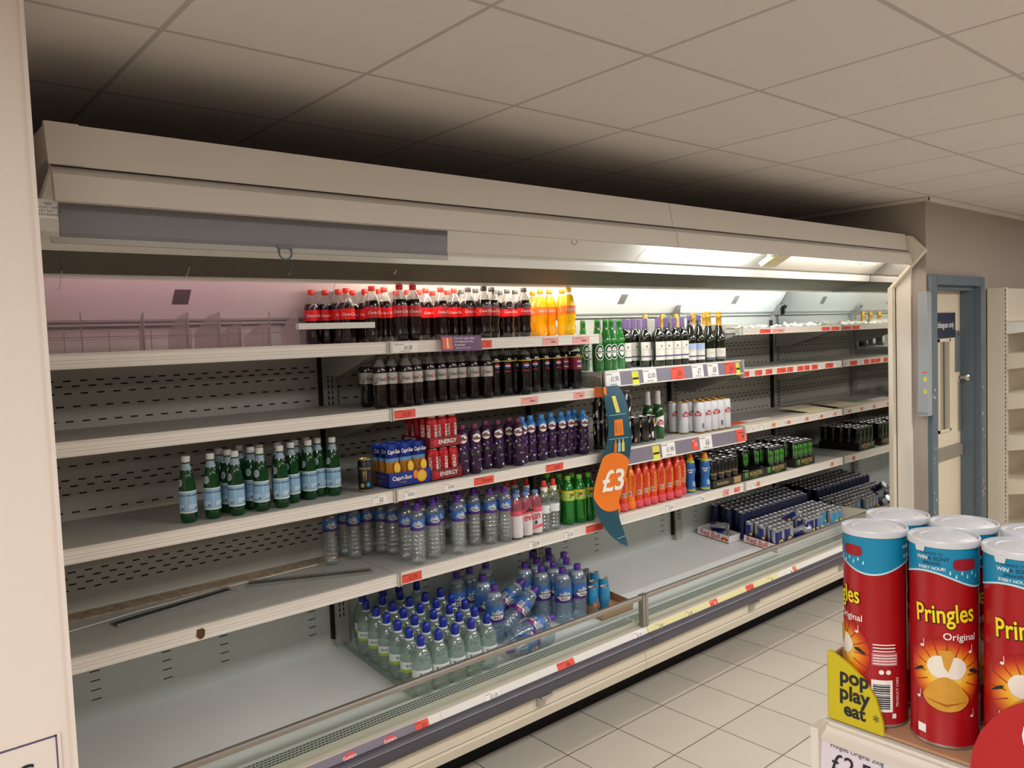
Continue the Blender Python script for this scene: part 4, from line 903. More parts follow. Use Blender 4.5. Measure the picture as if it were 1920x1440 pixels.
# item positions on the shelves in metres: [kind, x, y]
G = {'top': [['cola', 1.576, 3.137], ['cola', 1.641, 3.137], ['cola', 1.709, 3.137], ['cola', 1.675, 3.081], ['cola', 1.677, 3.015], ['cola', 1.775, 3.137], ['cola', 1.84, 3.137], ['cola', 1.79, 3.052], ['cola', 1.721, 2.88], ['cola', 1.855, 3.042], ['cola', 1.81, 2.927], ['cola', 2.005, 3.137], ['cola', 1.8, 2.792], ['cola', 2.025, 3.075], ['cola', 1.866, 2.792], ['cola', 2.09, 3.078], ['cola', 2.05, 2.962], ['cola', 2.202, 3.125], ['cola', 2.08, 2.889], ['cola', 2.245, 3.066], ['cola', 2.191, 2.939], ['zero', 2.3, 3.026], ['zero', 2.217, 2.866], ['zero', 2.305, 2.921], ['zero', 2.256, 2.801], ['zero', 2.331, 2.836], ['zero', 2.487, 2.999], ['zero', 2.564, 3.054], ['zero', 2.514, 2.939], ['zero', 2.602, 2.981], ['zero', 2.528, 2.833], ['fanta', 2.8, 3.068], ['fanta', 2.733, 2.938], ['fanta', 2.798, 2.939], ['fanta', 2.853, 2.903], ['fantalemon', 2.79, 2.792]], 's2': [['diet', 1.71, 2.83], ['diet', 1.774, 2.84], ['diet', 1.821, 2.802], ['diet', 1.886, 2.825], ['diet', 1.975, 2.858], ['diet', 2.052, 2.879], ['diet', 2.113, 2.879], ['diet', 2.176, 2.894], ['diet', 2.231, 2.869], ['diet', 2.284, 2.838], ['pepsi', 2.364, 2.878], ['pepsi', 2.422, 2.853], ['pepsi', 2.483, 2.868], ['pepsi', 2.497, 2.807], ['pepsi', 2.61, 2.868], ['pepsi', 2.689, 2.881], ['pepsi', 2.753, 2.863], ['pepsicherry', 2.857, 2.904], ['pepsicherry', 2.878, 2.845], ['diet', 1.72, 2.956], ['diet', 1.786, 2.957], ['diet', 1.847, 2.958], ['diet', 1.907, 2.959], ['diet', 1.995, 2.957], ['diet', 2.071, 2.96], ['diet', 2.131, 2.949], ['diet', 2.191, 2.953], ['diet', 2.251, 2.963], ['diet', 2.311, 2.955], ['pepsi', 2.378, 3.0], ['pepsi', 2.44, 3.0], ['pepsi', 2.503, 3.0], ['pepsi', 2.565, 3.0], ['pepsi', 2.64, 3.0], ['pepsi', 2.711, 3.0], ['pepsi', 2.774, 3.0], ['pepsi', 2.836, 3.0], ['pepsi', 2.899, 3.0]], 'pel': [['pel', 0.914, 2.836], ['pel', 0.997, 2.83], ['pel', 1.067, 2.934], ['pel', 1.078, 2.878], ['pel', 1.078, 2.813], ['pel', 1.151, 2.954], ['pel', 1.161, 2.868], ['pel', 1.171, 2.811], ['pel', 1.21, 2.904], ['pel', 1.248, 2.809], ['pel', 1.285, 2.907], ['pel', 1.316, 2.859], ['pel', 1.36, 2.914], ['pel', 1.392, 2.866], ['pel', 1.425, 2.948], ['pel', 1.447, 2.895], ['pel', 1.494, 2.862]], 'rib': [['rib', 2.113, 2.817], ['rib', 2.171, 2.802], ['rib', 2.277, 2.857], ['rib', 2.33, 2.83], ['rib', 2.428, 2.863], ['rib', 2.433, 2.804], ['ribblue', 2.484, 2.834], ['ribblue', 2.551, 2.847], ['ribblue', 2.609, 2.832], ['ribblue', 2.695, 2.854], ['ribblue', 2.753, 2.841], ['ribblue', 2.812, 2.846], ['ribblue', 2.87, 2.86], ['ribblue', 2.87, 2.8]], 's4': [['hs', 1.84, 2.796], ['hs', 1.937, 2.818], ['hs', 1.841, 2.887], ['hs', 1.911, 2.875], ['hs', 1.995, 2.865], ['hs', 2.055, 2.796], ['hs', 1.575, 3.075], ['hs', 1.694, 3.084], ['hs', 1.771, 3.107], ['hs', 1.845, 3.005], ['hs', 1.69, 3.158], ['hs', 2.134, 2.887], ['hs', 2.192, 2.855], ['hs', 2.257, 2.817], ['hs', 2.328, 2.796], ['hs', 2.331, 2.859], ['hs', 1.95, 3.02], ['hs', 2.05, 2.98], ['hs', 2.15, 2.95], ['hs', 2.25, 2.93], ['hs', 1.825, 3.064], ['hs', 2.0, 3.1], ['hs', 2.1, 3.06], ['hs', 2.22, 3.02], ['vol', 2.641, 2.796], ['vol', 2.579, 2.796], ['vol', 2.561, 2.905], ['vol', 2.529, 2.958], ['vol', 2.456, 2.934], ['7up', 2.761, 2.815], ['7up', 2.827, 2.799], ['7up', 2.896, 2.799], ['7up', 2.778, 2.892], ['7up', 2.754, 2.956], ['7up', 2.842, 2.866]], 'ev': [['ev', 2.391, 2.796], ['ev', 2.393, 2.859], ['ev', 2.454, 2.796], ['ev', 2.456, 2.859], ['ev', 2.516, 2.796], ['ev', 2.519, 2.859]], 'bux': [['bux', 1.743, 3.097], ['bux', 1.743, 3.01], ['bux', 1.743, 2.924], ['bux', 1.743, 2.837], ['bux', 1.743, 2.75], ['bux', 1.743, 2.663], ['bux', 1.774, 3.179], ['bux', 1.878, 3.17], ['bux', 1.965, 3.171], ['bux', 2.047, 3.142], ['bux', 1.83, 3.097], ['bux', 1.923, 3.095], ['bux', 2.004, 3.01], ['bux', 1.917, 3.009], ['bux', 1.83, 3.01], ['bux', 1.917, 2.922], ['bux', 2.004, 2.923], ['bux', 2.09, 2.922], ['bux', 1.83, 2.924], ['bux', 1.83, 2.837], ['bux', 1.929, 2.836], ['bux', 2.016, 2.836], ['bux', 2.103, 2.836], ['bux', 1.83, 2.75], ['bux', 1.917, 2.75], ['bux', 2.004, 2.75], ['bux', 2.09, 2.75], ['bux', 1.83, 2.663], ['bux', 1.917, 2.663], ['bux', 2.004, 2.663], ['bux', 2.09, 2.663], ['bux', 2.09, 3.009]], 'hsb': [['hsb', 2.282, 2.843], ['hsb', 2.314, 2.967], ['hsb', 2.592, 2.974], ['hsb', 2.628, 2.889], ['hsb', 2.717, 2.896], ['hsb', 2.697, 2.808], ['hsb', 2.807, 2.891], ['hsb', 2.86, 2.964], ['hsb', 2.796, 2.802], ['hsb', 2.771, 2.981], ['hsb', 2.834, 3.054], ['hsb', 2.681, 2.98], ['hsb', 2.728, 3.064], ['hsb', 2.324, 3.085], ['hsb', 2.233, 3.07], ['hsb', 2.432, 3.091]], 'cc': [['cc', 3.042, 2.988], ['cc', 3.051, 2.928], ['cc', 3.028, 2.841], ['cc', 2.954, 2.844], ['cc', 2.891, 2.792], ['cc', 2.952, 2.764]], 'wine': [['hei', 3.053, 2.956], ['hei', 2.986, 2.79], ['hei', 3.047, 2.79], ['hei', 3.107, 2.805], ['hei', 3.255, 2.88], ['wine', 3.32, 2.899], ['wine', 3.571, 3.083], ['wine', 3.443, 2.937], ['wine', 3.662, 3.081], ['wine', 3.446, 2.859], ['wine', 3.483, 2.796], ['wine', 3.556, 2.797], ['wine', 3.628, 2.796], ['wine', 3.701, 2.796], ['wine', 3.244, 3.021], ['wine', 3.457, 3.092], ['rose', 3.774, 2.797], ['rose', 3.858, 2.796], ['pros', 3.843, 3.182], ['pros', 4.012, 3.182], ['pros', 4.152, 3.182], ['pros', 4.039, 2.968], ['pros', 4.056, 2.893], ['pros', 3.958, 2.798], ['pros', 4.063, 2.798]], 'luc': [['lucorange', 3.079, 2.791], ['lucorange', 3.204, 2.791], ['luc', 3.267, 2.791], ['luc', 3.33, 2.791], ['luc', 3.392, 2.791], ['luc', 3.462, 2.791], ['luc', 3.533, 2.791], ['luc', 3.61, 2.791], ['luc', 3.696, 2.826], ['lusp', 3.779, 2.822], ['lusp', 3.88, 2.791], ['luc', 3.153, 2.868], ['luc', 3.22, 2.861], ['luc', 3.285, 2.864], ['luc', 3.348, 2.851], ['luc', 3.411, 2.851], ['luc', 3.492, 2.864], ['luc', 3.563, 2.861], ['luc', 3.64, 2.874], ['luc', 3.726, 2.916], ['luc', 3.142, 2.791], ['luc', 3.08, 2.854]]}
TICK = [['s1', 1.713, 1.834, 'w', '£1.50'], ['s1', 2.174, 2.231, 'r', '£1'], ['s1', 2.544, 2.645, 'p', ''], ['s1', 2.743, 2.86, 'p', ''], ['s2', 1.699, 1.809, 'r', '£1.25'], ['s2', 2.393, 2.499, 'p', ''], ['s2', 2.738, 2.813, 'p', ''], ['s3', 1.587, 1.653, 'w', '£2'], ['s3', 1.737, 1.791, 'w', '£3.25'], ['s3', 1.939, 1.995, 'w', '£3.25'], ['s3', 2.101, 2.212, 'r', '£2.50 each'], ['s3', 2.535, 2.648, 'r', '£1.25'], ['s4', 1.69, 1.804, 'r', '£1.75'], ['s4', 2.405, 2.48, 'w', '£2.30'], ['s4', 2.64, 2.702, 'w', '£1.25'], ['s4', 2.792, 2.916, 'r', '£1.35'], ['wn', 2.963, 3.072, 'w', '£1.95'], ['wn', 3.165, 3.22, 'y', ''], ['wn', 3.255, 3.366, 'w', '£2.50'], ['wn', 3.495, 3.61, 'r', '£6'], ['wn', 3.684, 3.79, 'w', '£7'], ['wn', 3.831, 3.936, 'w', '£8'], ['wn', 4.007, 4.106, 'r', '£6'], ['wn', 4.117, 4.157, 'y', ''], ['st', 3.317, 3.376, 'y', ''], ['st', 3.395, 3.511, 'w', '£1.90'], ['st', 3.667, 3.722, 'r', '25'], ['st', 3.738, 3.857, 'w', '£6'], ['st', 4.108, 4.216, 'r', ''], ['d1', 4.399, 4.521, 'r', ''], ['d1', 4.547, 4.687, 'p', ''], ['d1', 5.17, 5.282, 'r', ''], ['d1', 5.304, 5.419, 'r', ''], ['d2', 4.206, 4.27, 'r', ''], ['d2', 4.335, 4.414, 'r', ''], ['d2', 4.457, 4.531, 'r', ''], ['d2', 4.588, 4.698, 'r', ''], ['d2', 4.711, 4.784, 'r', ''], ['d2', 4.838, 4.913, 'r', ''], ['d2', 4.927, 4.997, 'r', ''], ['d2', 5.025, 5.104, 'r', ''], ['d2', 5.118, 5.17, 'w', '£1'], ['d2', 5.214, 5.319, 'r', ''], ['d2', 5.35, 5.396, 'w', '£2'], ['d3', 4.264, 4.311, 'w', '£2'], ['d3', 4.383, 4.45, 'w', '£1'], ['d3', 4.519, 4.557, 'o', ''], ['d3', 4.647, 4.693, 'w', '£2'], ['d3', 4.699, 4.739, 'o', ''], ['d3', 4.867, 4.923, 'w', ''], ['d3', 4.93, 4.972, 'o', ''], ['d3', 5.072, 5.115, 'w', ''], ['d3', 5.13, 5.167, 'o', ''], ['d3', 5.264, 5.317, 'w', ''], ['d3', 5.325, 5.356, 'o', ''], ['c4', 3.426, 3.492, 'w', '£1.35'], ['c4', 3.72, 3.781, 'w', '£1.30'], ['c4', 3.967, 4.028, 'p', ''], ['c4', 4.084, 4.14, 'r', '25'], ['c4', 4.269, 4.322, 'w', '£1.29'], ['c4', 4.323, 4.365, 'o', ''], ['c4', 5.223, 5.261, 'w', ''], ['c4', 5.261, 5.307, 'o', ''], ['base', 1.917, 1.992, 'w', '£1.15'], ['base', 2.328, 2.433, 'r', '50p'], ['base', 2.836, 2.902, 'w', '£1.15'], ['base', 1.58, 1.64, 'r', '£2'], ['base', 3.006, 3.068, 'c', '£1.95'], ['base', 3.243, 3.31, 'c', '£1.95'], ['base', 3.461, 3.528, 'r', '25'], ['base', 3.804, 3.879, 'r', ''], ['base', 4.024, 4.092, 'c', '£2'], ['base', 4.239, 4.3, 'w', ''], ['base', 4.3, 4.343, 'o', '']]
# ================================================================== stocking the shelves
def rows_out(data, key, z, labels, groups, cats, tilt=0):
    """data: [kind, x, y]; ordinals run from the left as one sees them from the aisle"""
    byk = {}
    for k, x, y in data: byk.setdefault(k, []).append((x, y))
    for k, L in byk.items():
        L.sort(key=lambda q: q[0]/q[1]); n = len(L)
        for i, (x, y) in enumerate(L):
            zz = z(y) if callable(z) else z
            lb = labels[k] % (ordn(i+1)+' from the left' if n > 1 else 'standing alone')
            put(k, x, y, zz+.0006, random.uniform(-.28, .28)+tilt, lb, cats[k], groups[k])
S1, S2, S3, S4, WN = E+.0025, E-.271, E-.604, E-.947, E-.19
rows_out(G['top'], 'top', S1, {'cola': 'red-capped cola bottle on the top shelf, %s', 'zero': 'grey-capped cola bottle on the top shelf, %s', 'fanta': 'orange-capped orange soda bottle on the top shelf, %s', 'fantalemon': 'yellow-capped lemon soda bottle at the right end of the top shelf, %s'},
         {'cola': 'red-capped cola bottles', 'zero': 'grey-capped cola bottles', 'fanta': 'orange soda bottles', 'fantalemon': None}, dict.fromkeys(('cola', 'zero', 'fanta', 'fantalemon'), 'bottle'))
rows_out(G['s2'], 's2', S2, {'diet': 'silver-labelled diet cola bottle on the second shelf, %s', 'pepsi': 'dark cola bottle with round logo on the second shelf, %s', 'pepsicherry': 'maroon-labelled cherry cola bottle on the second shelf, %s'},
         {'diet': 'diet cola bottles', 'pepsi': 'dark cola bottles', 'pepsicherry': 'cherry cola bottles'}, dict.fromkeys(('diet', 'pepsi', 'pepsicherry'), 'bottle'))
rows_out(G['pel'], 'pel', S3, {'pel': 'green sparkling water bottle with blue label on the third shelf, %s'}, {'pel': 'green sparkling water bottles'}, {'pel': 'bottle'}, .2)
rows_out(G['rib'], 'rib', S3, {'rib': 'purple blackcurrant bottle with magenta cap on the third shelf, %s', 'ribblue': 'purple blackcurrant bottle with light blue cap on the third shelf, %s'},
         {'rib': 'magenta-capped blackcurrant bottles', 'ribblue': 'blue-capped blackcurrant bottles'}, dict.fromkeys(('rib', 'ribblue'), 'bottle'))
rows_out(G['s4'], 's4', S4, {'hs': 'clear water bottle with purple cap on the fourth shelf, %s', 'vol': 'clear flavoured water bottle with red cap on the fourth shelf, %s', '7up': 'green lime soda bottle on the fourth shelf, %s'},
         {'hs': 'purple-capped water bottles on the fourth shelf', 'vol': 'red-capped water bottles', '7up': 'green lime soda bottles'}, dict.fromkeys(('hs', 'vol', '7up'), 'bottle'))
put('evian', sum(q[1] for q in G['ev'])/6, sum(q[2] for q in G['ev'])/6-.002, S4+.0006, 0, 'pink and white shrink-wrapped pack of six water bottles on the fourth shelf', 'bottle pack')
rows_out(G['bux'], 'bux', deck_z, {'bux': 'blue-capped water bottle on the cabinet floor, %s'}, {'bux': 'blue-capped water bottles'}, {'bux': 'bottle'})
rows_out(G['hsb'], 'hsb', deck_z, {'hsb': 'upright large water bottle with purple cap on the cabinet floor, %s'}, {'hsb': 'large purple-capped water bottles'}, {'hsb': 'bottle'})
def lay_down(kind, cap, d, L, label, cat, group, spin=0.0):
    d = Vector(d).normalized(); b = Vector(cap)-d*L
    q = d.to_track_quat('Z', 'Y') @ Vector((0, 0, 1)).rotation_difference(Vector((0, 0, 1)))
    from mathutils import Quaternion
    q = d.to_track_quat('Z', 'Y') @ Quaternion((0, 0, 1), spin)
    return put(kind, b.x, b.y, b.z, 0, label, cat, group, rot=q.to_euler())
gl_ = 'large purple-capped water bottles'
lay_down('hsb', (2.572, 2.757, deck_z(2.757)+.072), (1, .02, .10), .272, 'fallen large water bottle pointing its purple cap right behind the glass', 'bottle', gl_, 2.0)
lay_down('hsb', (2.205, 2.672, deck_z(2.672)+.046), (-1, .0, 0), .272, 'fallen large water bottle lying nearest the glass, purple cap facing left', 'bottle', gl_, 1.0)
lay_down('hsb', (2.55, 2.842, deck_z(2.842)+.195), (.74, -.03, .50), .272, 'tilted large water bottle leaning up to the right among the fallen ones', 'bottle', gl_, 2.6)
lay_down('hsb', (2.545, 2.940, deck_z(2.93)+.200), (.74, -.03, .50), .272, 'tilted large water bottle leaning behind the other tilted one', 'bottle', gl_, 2.2)
# bright cans in a brown tray
t_ = tray('cardboard_tray', .235, .385, .045, mat('cardboard', '#a8835a', 0.8), mat('cardboard', '#a8835a', 0.8)); t_.location = (2.852, 2.692, deck_z(2.88)-.012)
t_.rotation_euler = (math.atan(.108), 0, 0); t_.location.z = deck_z(2.692)+.0008
tagobj(t_, 'plain brown cardboard tray under the bright blue cans by the glass', 'tray')
cc = sorted(G['cc'], key=lambda q: q[1]/q[2])
for i, (k, x, y) in enumerate(cc):
    put('ccs' if i == 0 else 'ccb', min(max(x, 2.885), 3.055), y, deck_z(y)+.0075, .2*i, ('silver can with blue side' if i == 0 else 'bright blue drink can')+' in the brown tray, '+ordn(i+1)+' from the left', 'can', 'bright cans in the brown tray')
# wines and beers
rows_out(G['wine'], 'wine', WN, {'hei': 'green beer bottle with oval label left of the wines, %s', 'wine': 'purple-capped white wine bottle with cream label, %s', 'rose': 'purple-capped wine bottle with pale blue label, %s', 'pros': 'gold-foiled sparkling wine bottle, %s'},
         {'hei': 'green beer bottles', 'wine': 'white wine bottles', 'rose': 'blue-labelled wine bottles', 'pros': 'sparkling wine bottles'}, dict.fromkeys(('hei', 'wine', 'rose', 'pros'), 'bottle'))
for i, (x, y) in enumerate(((3.478, 2.878), (3.548, 2.862))):
    put('st', x, y, S3+.0006, -.05, 'green beer bottle with white foil neck, '+('left' if i == 0 else 'right')+' one of the pair', 'bottle', 'white-necked beer bottles')
k = 0
for i, (x, y) in enumerate([(3.785, 2.868), (3.785, 2.936)]+[(3.866+.0665*a, 2.812+.0668*b) for b in (0, 1) for a in range(5)]):
    lb = ('white lager can with gold top at the left, apart from the block, '+('nearer' if i == 0 else 'further back')) if i < 2 else 'white lager can with gold top, %s from left in the %s row' % (ordn((i-2) % 5+1), 'front' if i < 7 else 'rear')
    put('stc', x, y, S3+.0006, [.1, -.05, -.7, .15, .25, -.9, .1, 0, .3, -.2, .5, 0][i], lb, 'can', 'white lager cans')
bwp = [(2.985, 2.80), (3.055, 2.805), (3.135, 2.80), (3.20, 2.80), (3.27, 2.80), (3.337, 2.797), (3.404, 2.80)]
for i, (x, y) in enumerate(bwp):
    put('bw', x, y, S3+.0006, i*1.3, 'dark patterned can in the bottom layer behind the hanging strip, '+ordn(i+1)+' from the left', 'can', 'dark patterned cans')
for i, (x, y) in enumerate(bwp[:4]):
    put('bw', x, y, S3+.1512, i*.8+1, 'dark patterned can in the upper layer behind the hanging strip, '+ordn(i+1)+' from the left', 'can', 'dark patterned cans')
rows_out(G['luc'], 'luc', S4, {'luc': 'red energy drink bottle right of the hanging strip, %s', 'lucorange': 'orange energy drink bottle right of the hanging strip, %s', 'lusp': 'blue and yellow sports drink bottle with orange cap, %s'},
         {'luc': 'red energy drink bottles', 'lucorange': 'orange energy drink bottles', 'lusp': 'blue sports drink bottles'}, dict.fromkeys(('luc', 'lucorange', 'lusp'), 'bottle'))
# black cans in trays
M_trayblk = mat('tray_black', '#26241c', 0.5); M_trayside = mat('tray_black_side', '#1d1b16', 0.6)
tr = tray('drinks_tray', .30, .30, .048, M_trayblk, M_trayside, [('F', T('Relentless', .03, .01, .15), .10, .026, 4, 0), ('F', rect(.075, .04), .255, .024, 1, 0), ('F', bars(.06, .03), .255, .024, 4, .0005)])
tr.location = (3.922, 2.765, S4+.0006); tagobj(tr, 'black tray with gold script and a barcode patch holding plain black cans', 'tray')
for b in range(4):
    for a in range(4): put('rel', 3.922+.041+.0725*a, 2.765+.036+.07*b, S4+.005, random.uniform(-1, 1), 'plain black tall can, %s from left in the %s row of its tray' % (ordn(a+1), ordn(b+1)), 'can', 'plain black cans')
def claw(s): return [(-.6*s, 1*s), (-.3*s, .9*s), (-.35*s, -.9*s), (-.5*s, -.2*s)], [(0, 1, 2, 3)]
def montray(x0, which, cells):
    tx = [('F', T('MONSTER', .036, .012, 0, .85), .150, .034, 4, 0), ('F', T('ENERGY', .012, .01, 0, 1.3), .150, .012, 5, 0)]
    for dx in (-.012, 0, .012): tx.append(('F', poly([(-.004, .020), (.003, .018), (.001, -.02), (-.003, -.008)]), .042+dx, .030, 5, 0))
    t = tray('drinks_tray', .256, .32, .055, M_trayblk, M_trayside, tx)
    t.location = (x0, 2.765, S4+.0006); tagobj(t, 'black tray with gold lettering and green claw mark, '+which, 'tray', None)
    for a, b in cells: put('mon', x0+.0345+.0623*a, 2.765+.035+.0628*b, S4+.005, random.uniform(-.15, .15), 'black green-clawed can, %s from left, %s row, %s' % (ordn(a+1), ordn(b+1), which), 'can', 'black cans with green claw marks')
montray(4.234, 'tray beside the plain black cans', [(a, b) for b in (2, 3, 4) for a in range(4)]+[(0, 1), (2, 1)])
montray(4.494, 'middle tray', [(a, b) for b in (1, 2, 3, 4) for a in range(4)]+[(1, 0), (2, 0), (3, 0)])
montray(4.862, 'tray standing alone', [(a, b) for b in range(5) for a in range(4)])
# single gold and black can, juice pouches, red energy packs
put('pun', 1.622, 2.832, S3+.0006, -.1, 'single black can with gold claw marks left of the juice pouches', 'can')
M_capb = mat('carton_blue', '#1f2f86', 0.4)
cap_t = tray('juice_carton', .206, .150, .062, M_capb, M_capb, [('F', T('Capri-Sun', .024, .02), .062, .036, 3, 0), ('F', T('orange', .012, 0), .066, .018, 4, 0), ('F', ell(.026, .026), .160, .034, 7, 0), ('F', ell(.021, .021), .160, .034, 8, .0004), ('F', ell(.012, .018), .130, .044, 7, -.0002),
              ('L', rect(.10, .0016), .075, .048, 4), ('L', rect(.09, .0016), .07, .040, 4), ('L', rect(.10, .0016), .075, .028, 4), ('L', rect(.06, .0016), .06, .020, 4)])
cap_t.location = (1.708, 2.788, S3+.0006); tagobj(cap_t, 'dark blue carton with an orange printed on it holding juice pouches', 'carton')
for b in range(3):
    for a in range(3):
        o = put('pouch', 1.708+.0365+.0665*a-.004*b, 2.788+.030+.045*b, S3+.0055, random.uniform(-.06, .06), 'blue juice pouch, %s from left in the %s row of the carton' % (ordn(a+1), ordn(b+1)), 'pouch', 'juice pouches')
        o.scale = (.76, .92, 1.24)
M_tred = mat('tray_red', '#7c1c22', 0.45)
def nrg(x0, y0, z0, nx, ny, which):
    w = .0532*nx+.0055
    t = tray('red_drinks_tray', w, .0532*ny+.008, .048, M_tred, M_tred, [('F', T('ENERGY', .026, .015), w*.56, .026, 3, 0), ('F', ell(.015, .015), w*.17, .026, 6, 0), ('F', rect(w*.9, .002), w*.5, .008, 6, 0), ('L', bars(.09, .03, 20), .07, .026, 3)])
    t.location = (x0, y0, z0); tagobj(t, 'dark red tray of energy cans, '+which, 'tray')
    for b in range(ny):
        for a in range(nx): put('nrg', x0+.0295+.0532*a, y0+.031+.0532*b, z0+.0046, random.uniform(-.4, .4), 'slim red energy can, %s from left, %s row, %s' % (ordn(a+1), ordn(b+1), which), 'can', 'slim red energy cans')
nrg(1.9165, 2.786, S3+.0006, 3, 4, 'bottom tray')
nrg(1.9165, 2.786, S3+.140, 3, 4, 'top tray')
# small energy cans on the cabinet floor, right cabinet
zc = lambda y: deck_z(y)+.0012
def rbtray(x, y, rz, lb, w=.9, d=.250):
    t = tray('white_can_tray', w, d, .05, mat('tray_white', '#e2dede', 0.5), mat('tray_white', '#e2dede', 0.5), [('L', T('Red Bull', .047, .012), .100, .030, 6), ('L', T('ENERGY DRINK', .012, .0), .10, .009, 6), ('L', ell(.018, .016), .215, .024, 9), ('L', poly([(-.03, -.008), (-.005, .012), (.006, -.002), (-.01, -.014)]), .212, .026, 6, .0004), ('L', poly([(.03, -.008), (.005, .012), (-.004, .0), (.012, -.014)]), .218, .026, 6, .0004)])
    t.location = (x, y, deck_z(y)+.0008); t.rotation_euler = (math.atan(.108), 0, rz); return tagobj(t, lb, 'tray')
rbtray(4.508, 2.70, 0, 'white tray with red lettering at the left of the energy cans by the glass')
rbtray(4.393, 2.985, 0, 'white tray with red lettering lying further back against the rear panel', .128, .25)
rows = [('rb', 2.732), ('rb', 2.780), ('rb', 2.828), ('rb', 2.876), ('rb', 2.924)]
nn = 0
for ri, (kd, y) in enumerate(rows):
    n = 16
    for i in range(n):
        x = 4.546+.0555*i+(.027 if ri % 2 else 0)
        if x > 5.41: continue
        if (ri, i) in ((0, 4), (0, 5), (0, 6), (1, 5), (0, 11), (0, 12)): continue
        sky = x > 5.05
        put('rbsky' if sky else 'rb', x, y+random.uniform(-.001, .001), zc(y)+.004, random.uniform(-.9, .6), ('silver and sky blue' if sky else 'silver and dark blue')+' can, %s from left in the %s row from glass' % (ordn(i+1), ordn(ri+1)), 'can', 'small energy cans on the cabinet floor')
MAKE['tall'] = can1('tall_dark_can', .0298, .183, mat('can_deep_navy', '#1a2044', 0.3, metal=0.3), mat('lid_dark', '#b4b4ba', 0.3, metal=0.8), None, (), 14)
for ri in range(5):
    for i in range(14):
        y = 2.985+.0528*ri; x = 4.555+.0612*i+(.0306 if ri % 2 else 0)
        if x > 5.412 or y > 3.235: continue
        put('tall', x, y, zc(y)+.002, 0, 'dark navy tall can, %s from left in the %s row of the rear block' % (ordn(i+1), ordn(ri+1)), 'can', 'tall dark cans at the rear')
fal = [((4.80, 2.735, .070), (.3, -.75, .55), 'tipped energy can showing its lid, left one of the fallen group by the glass'), ((4.862, 2.73, .075), (.5, -.8, .25), 'tipped energy can in the middle of the fallen group by the glass'),
       ((4.80, 2.77, .165), (.2, -.8, .6), 'tipped energy can on top of the fallen group by the glass'), ((5.20, 2.735, .03), (1, .1, 0), 'sky blue energy can lying on its side near the mirrored end'),
       ((4.427, 3.085, .033), (.0, -1, .108), 'energy can lying in the rear white tray, nearest its printed side'), ((4.485, 3.115, .033), (.0, 1, -.108), 'energy can lying in the rear white tray, beside the tall dark cans'), ((4.456, 3.10, .079), (.0, -1, .108), 'energy can balanced on the cans lying in the rear white tray')]
for i, (c, d, lb) in enumerate(fal):
    v = Vector(d).normalized()*.067
    lay_down('rbsky' if i == 3 else 'rb', (c[0]+v.x, c[1]+v.y, deck_z(c[1])+c[2]+v.z), d, .134, lb, 'can', 'small energy cans on the cabinet floor', i*1.1)

# ================================================================== shelf clutter
wg = MB(); y0 = 2.762
for zz in (.052, .086): wg.tube([(.46, y0, E+zz), (1.33, y0, E+zz)], .0013, 6)
for zz in (.05, .078): wg.tube([(.46, 3.02, E+zz), (1.30, 3.02, E+zz)], .0014, 6)
for i in range(7): wg.tube([(.46+.14*i, 3.02, E+.078), (.46+.14*i, 3.02, E+.003)], .0014, 6)
for x in (.598, .782, .925, 1.034, 1.108, 1.217, 1.325): wg.tube([(x, y0, E+.003), (x, y0, E+(.055 if x == 1.108 else .13))], .0018, 6)
tagobj(wg.build('wire_fence', [mat('wire_brown', '#8f7f7c', 0.4, metal=0.3)]), 'low wire riser fence along the empty part of the top shelf', 'wire rack')
for i, (x, d, h) in enumerate(((.782, .06, .13), (.925, .22, .13), (1.034, .26, .13), (1.108, .24, .09), (1.217, .25, .09), (1.325, .14, .13))):
    if True:
        o = MB().prof([(2.768, E+.004), (2.768, E+h), (2.768+d*.45, E+h*.92), (2.768+d, E+h*.45), (2.768+d, E+.004)], x+.003, x+.006)
        for k in range(3): o.box(x+.0028, x+.0062, 2.768+.01*k+.004, 2.768+.01*k+.006, E+.01, E+h*.8, 0)
        tagobj(o.build('shelf_divider', M_frost), 'grey see-through divider plate on the top shelf, %s from the left' % ordn(i+1), 'divider', 'plastic divider plates')
tagobj(MB().box(1.325, 1.665, 2.772, 2.776, E+.062, E+.085).build('riser_strip', M_white), 'white plastic strip across the front of the leftmost cola bottles', 'strip')
def trackmesh(p, q, w, name, lb):
    p = Vector(p); q = Vector(q); d = (q-p).normalized(); n = d.cross(Vector((0, 0, 1))).normalized(); L = (q-p).length
    mb = MB(); a = p-n*w/2; 
    def bx_(u0, u1, v0, v1, z0, z1, mi):
        vs = [tuple(a+d*u+n*v+Vector((0, 0, z))) for z in (z0, z1) for v in (v0, v1) for u in (u0, u1)]
        mb.add(vs, [(0, 2, 3, 1), (4, 5, 7, 6), (0, 1, 5, 4), (2, 6, 7, 3), (0, 4, 6, 2), (1, 3, 7, 5)], mi)
    bx_(0, L, 0, w, 0, .002, 0); bx_(0, L, 0, .003, .002, .010, 0); bx_(0, L, w-.003, w, .002, .010, 0)
    for k in range(int(L/.011)): bx_(k*.011+.002, k*.011+.006, .004, w-.004, .002, .006, 1)
    return tagobj(mb.build(name, [mat('track_grey', '#84847c', 0.35), mat('track_rib', '#4f4f4a', 0.4)]), lb, 'strip', 'ribbed plastic strips')
trackmesh((1.20, 3.06, S4+.001), (1.64, 2.845, S4+.001), .060, 'ribbed_strip', 'ribbed grey plastic strip lying on the fourth shelf beside the water bottles')
trackmesh((.68, 2.965, S4+.001), (1.13, 3.05, S4+.001), .055, 'ribbed_strip', 'ribbed grey plastic strip lying further left on the stained fourth shelf')
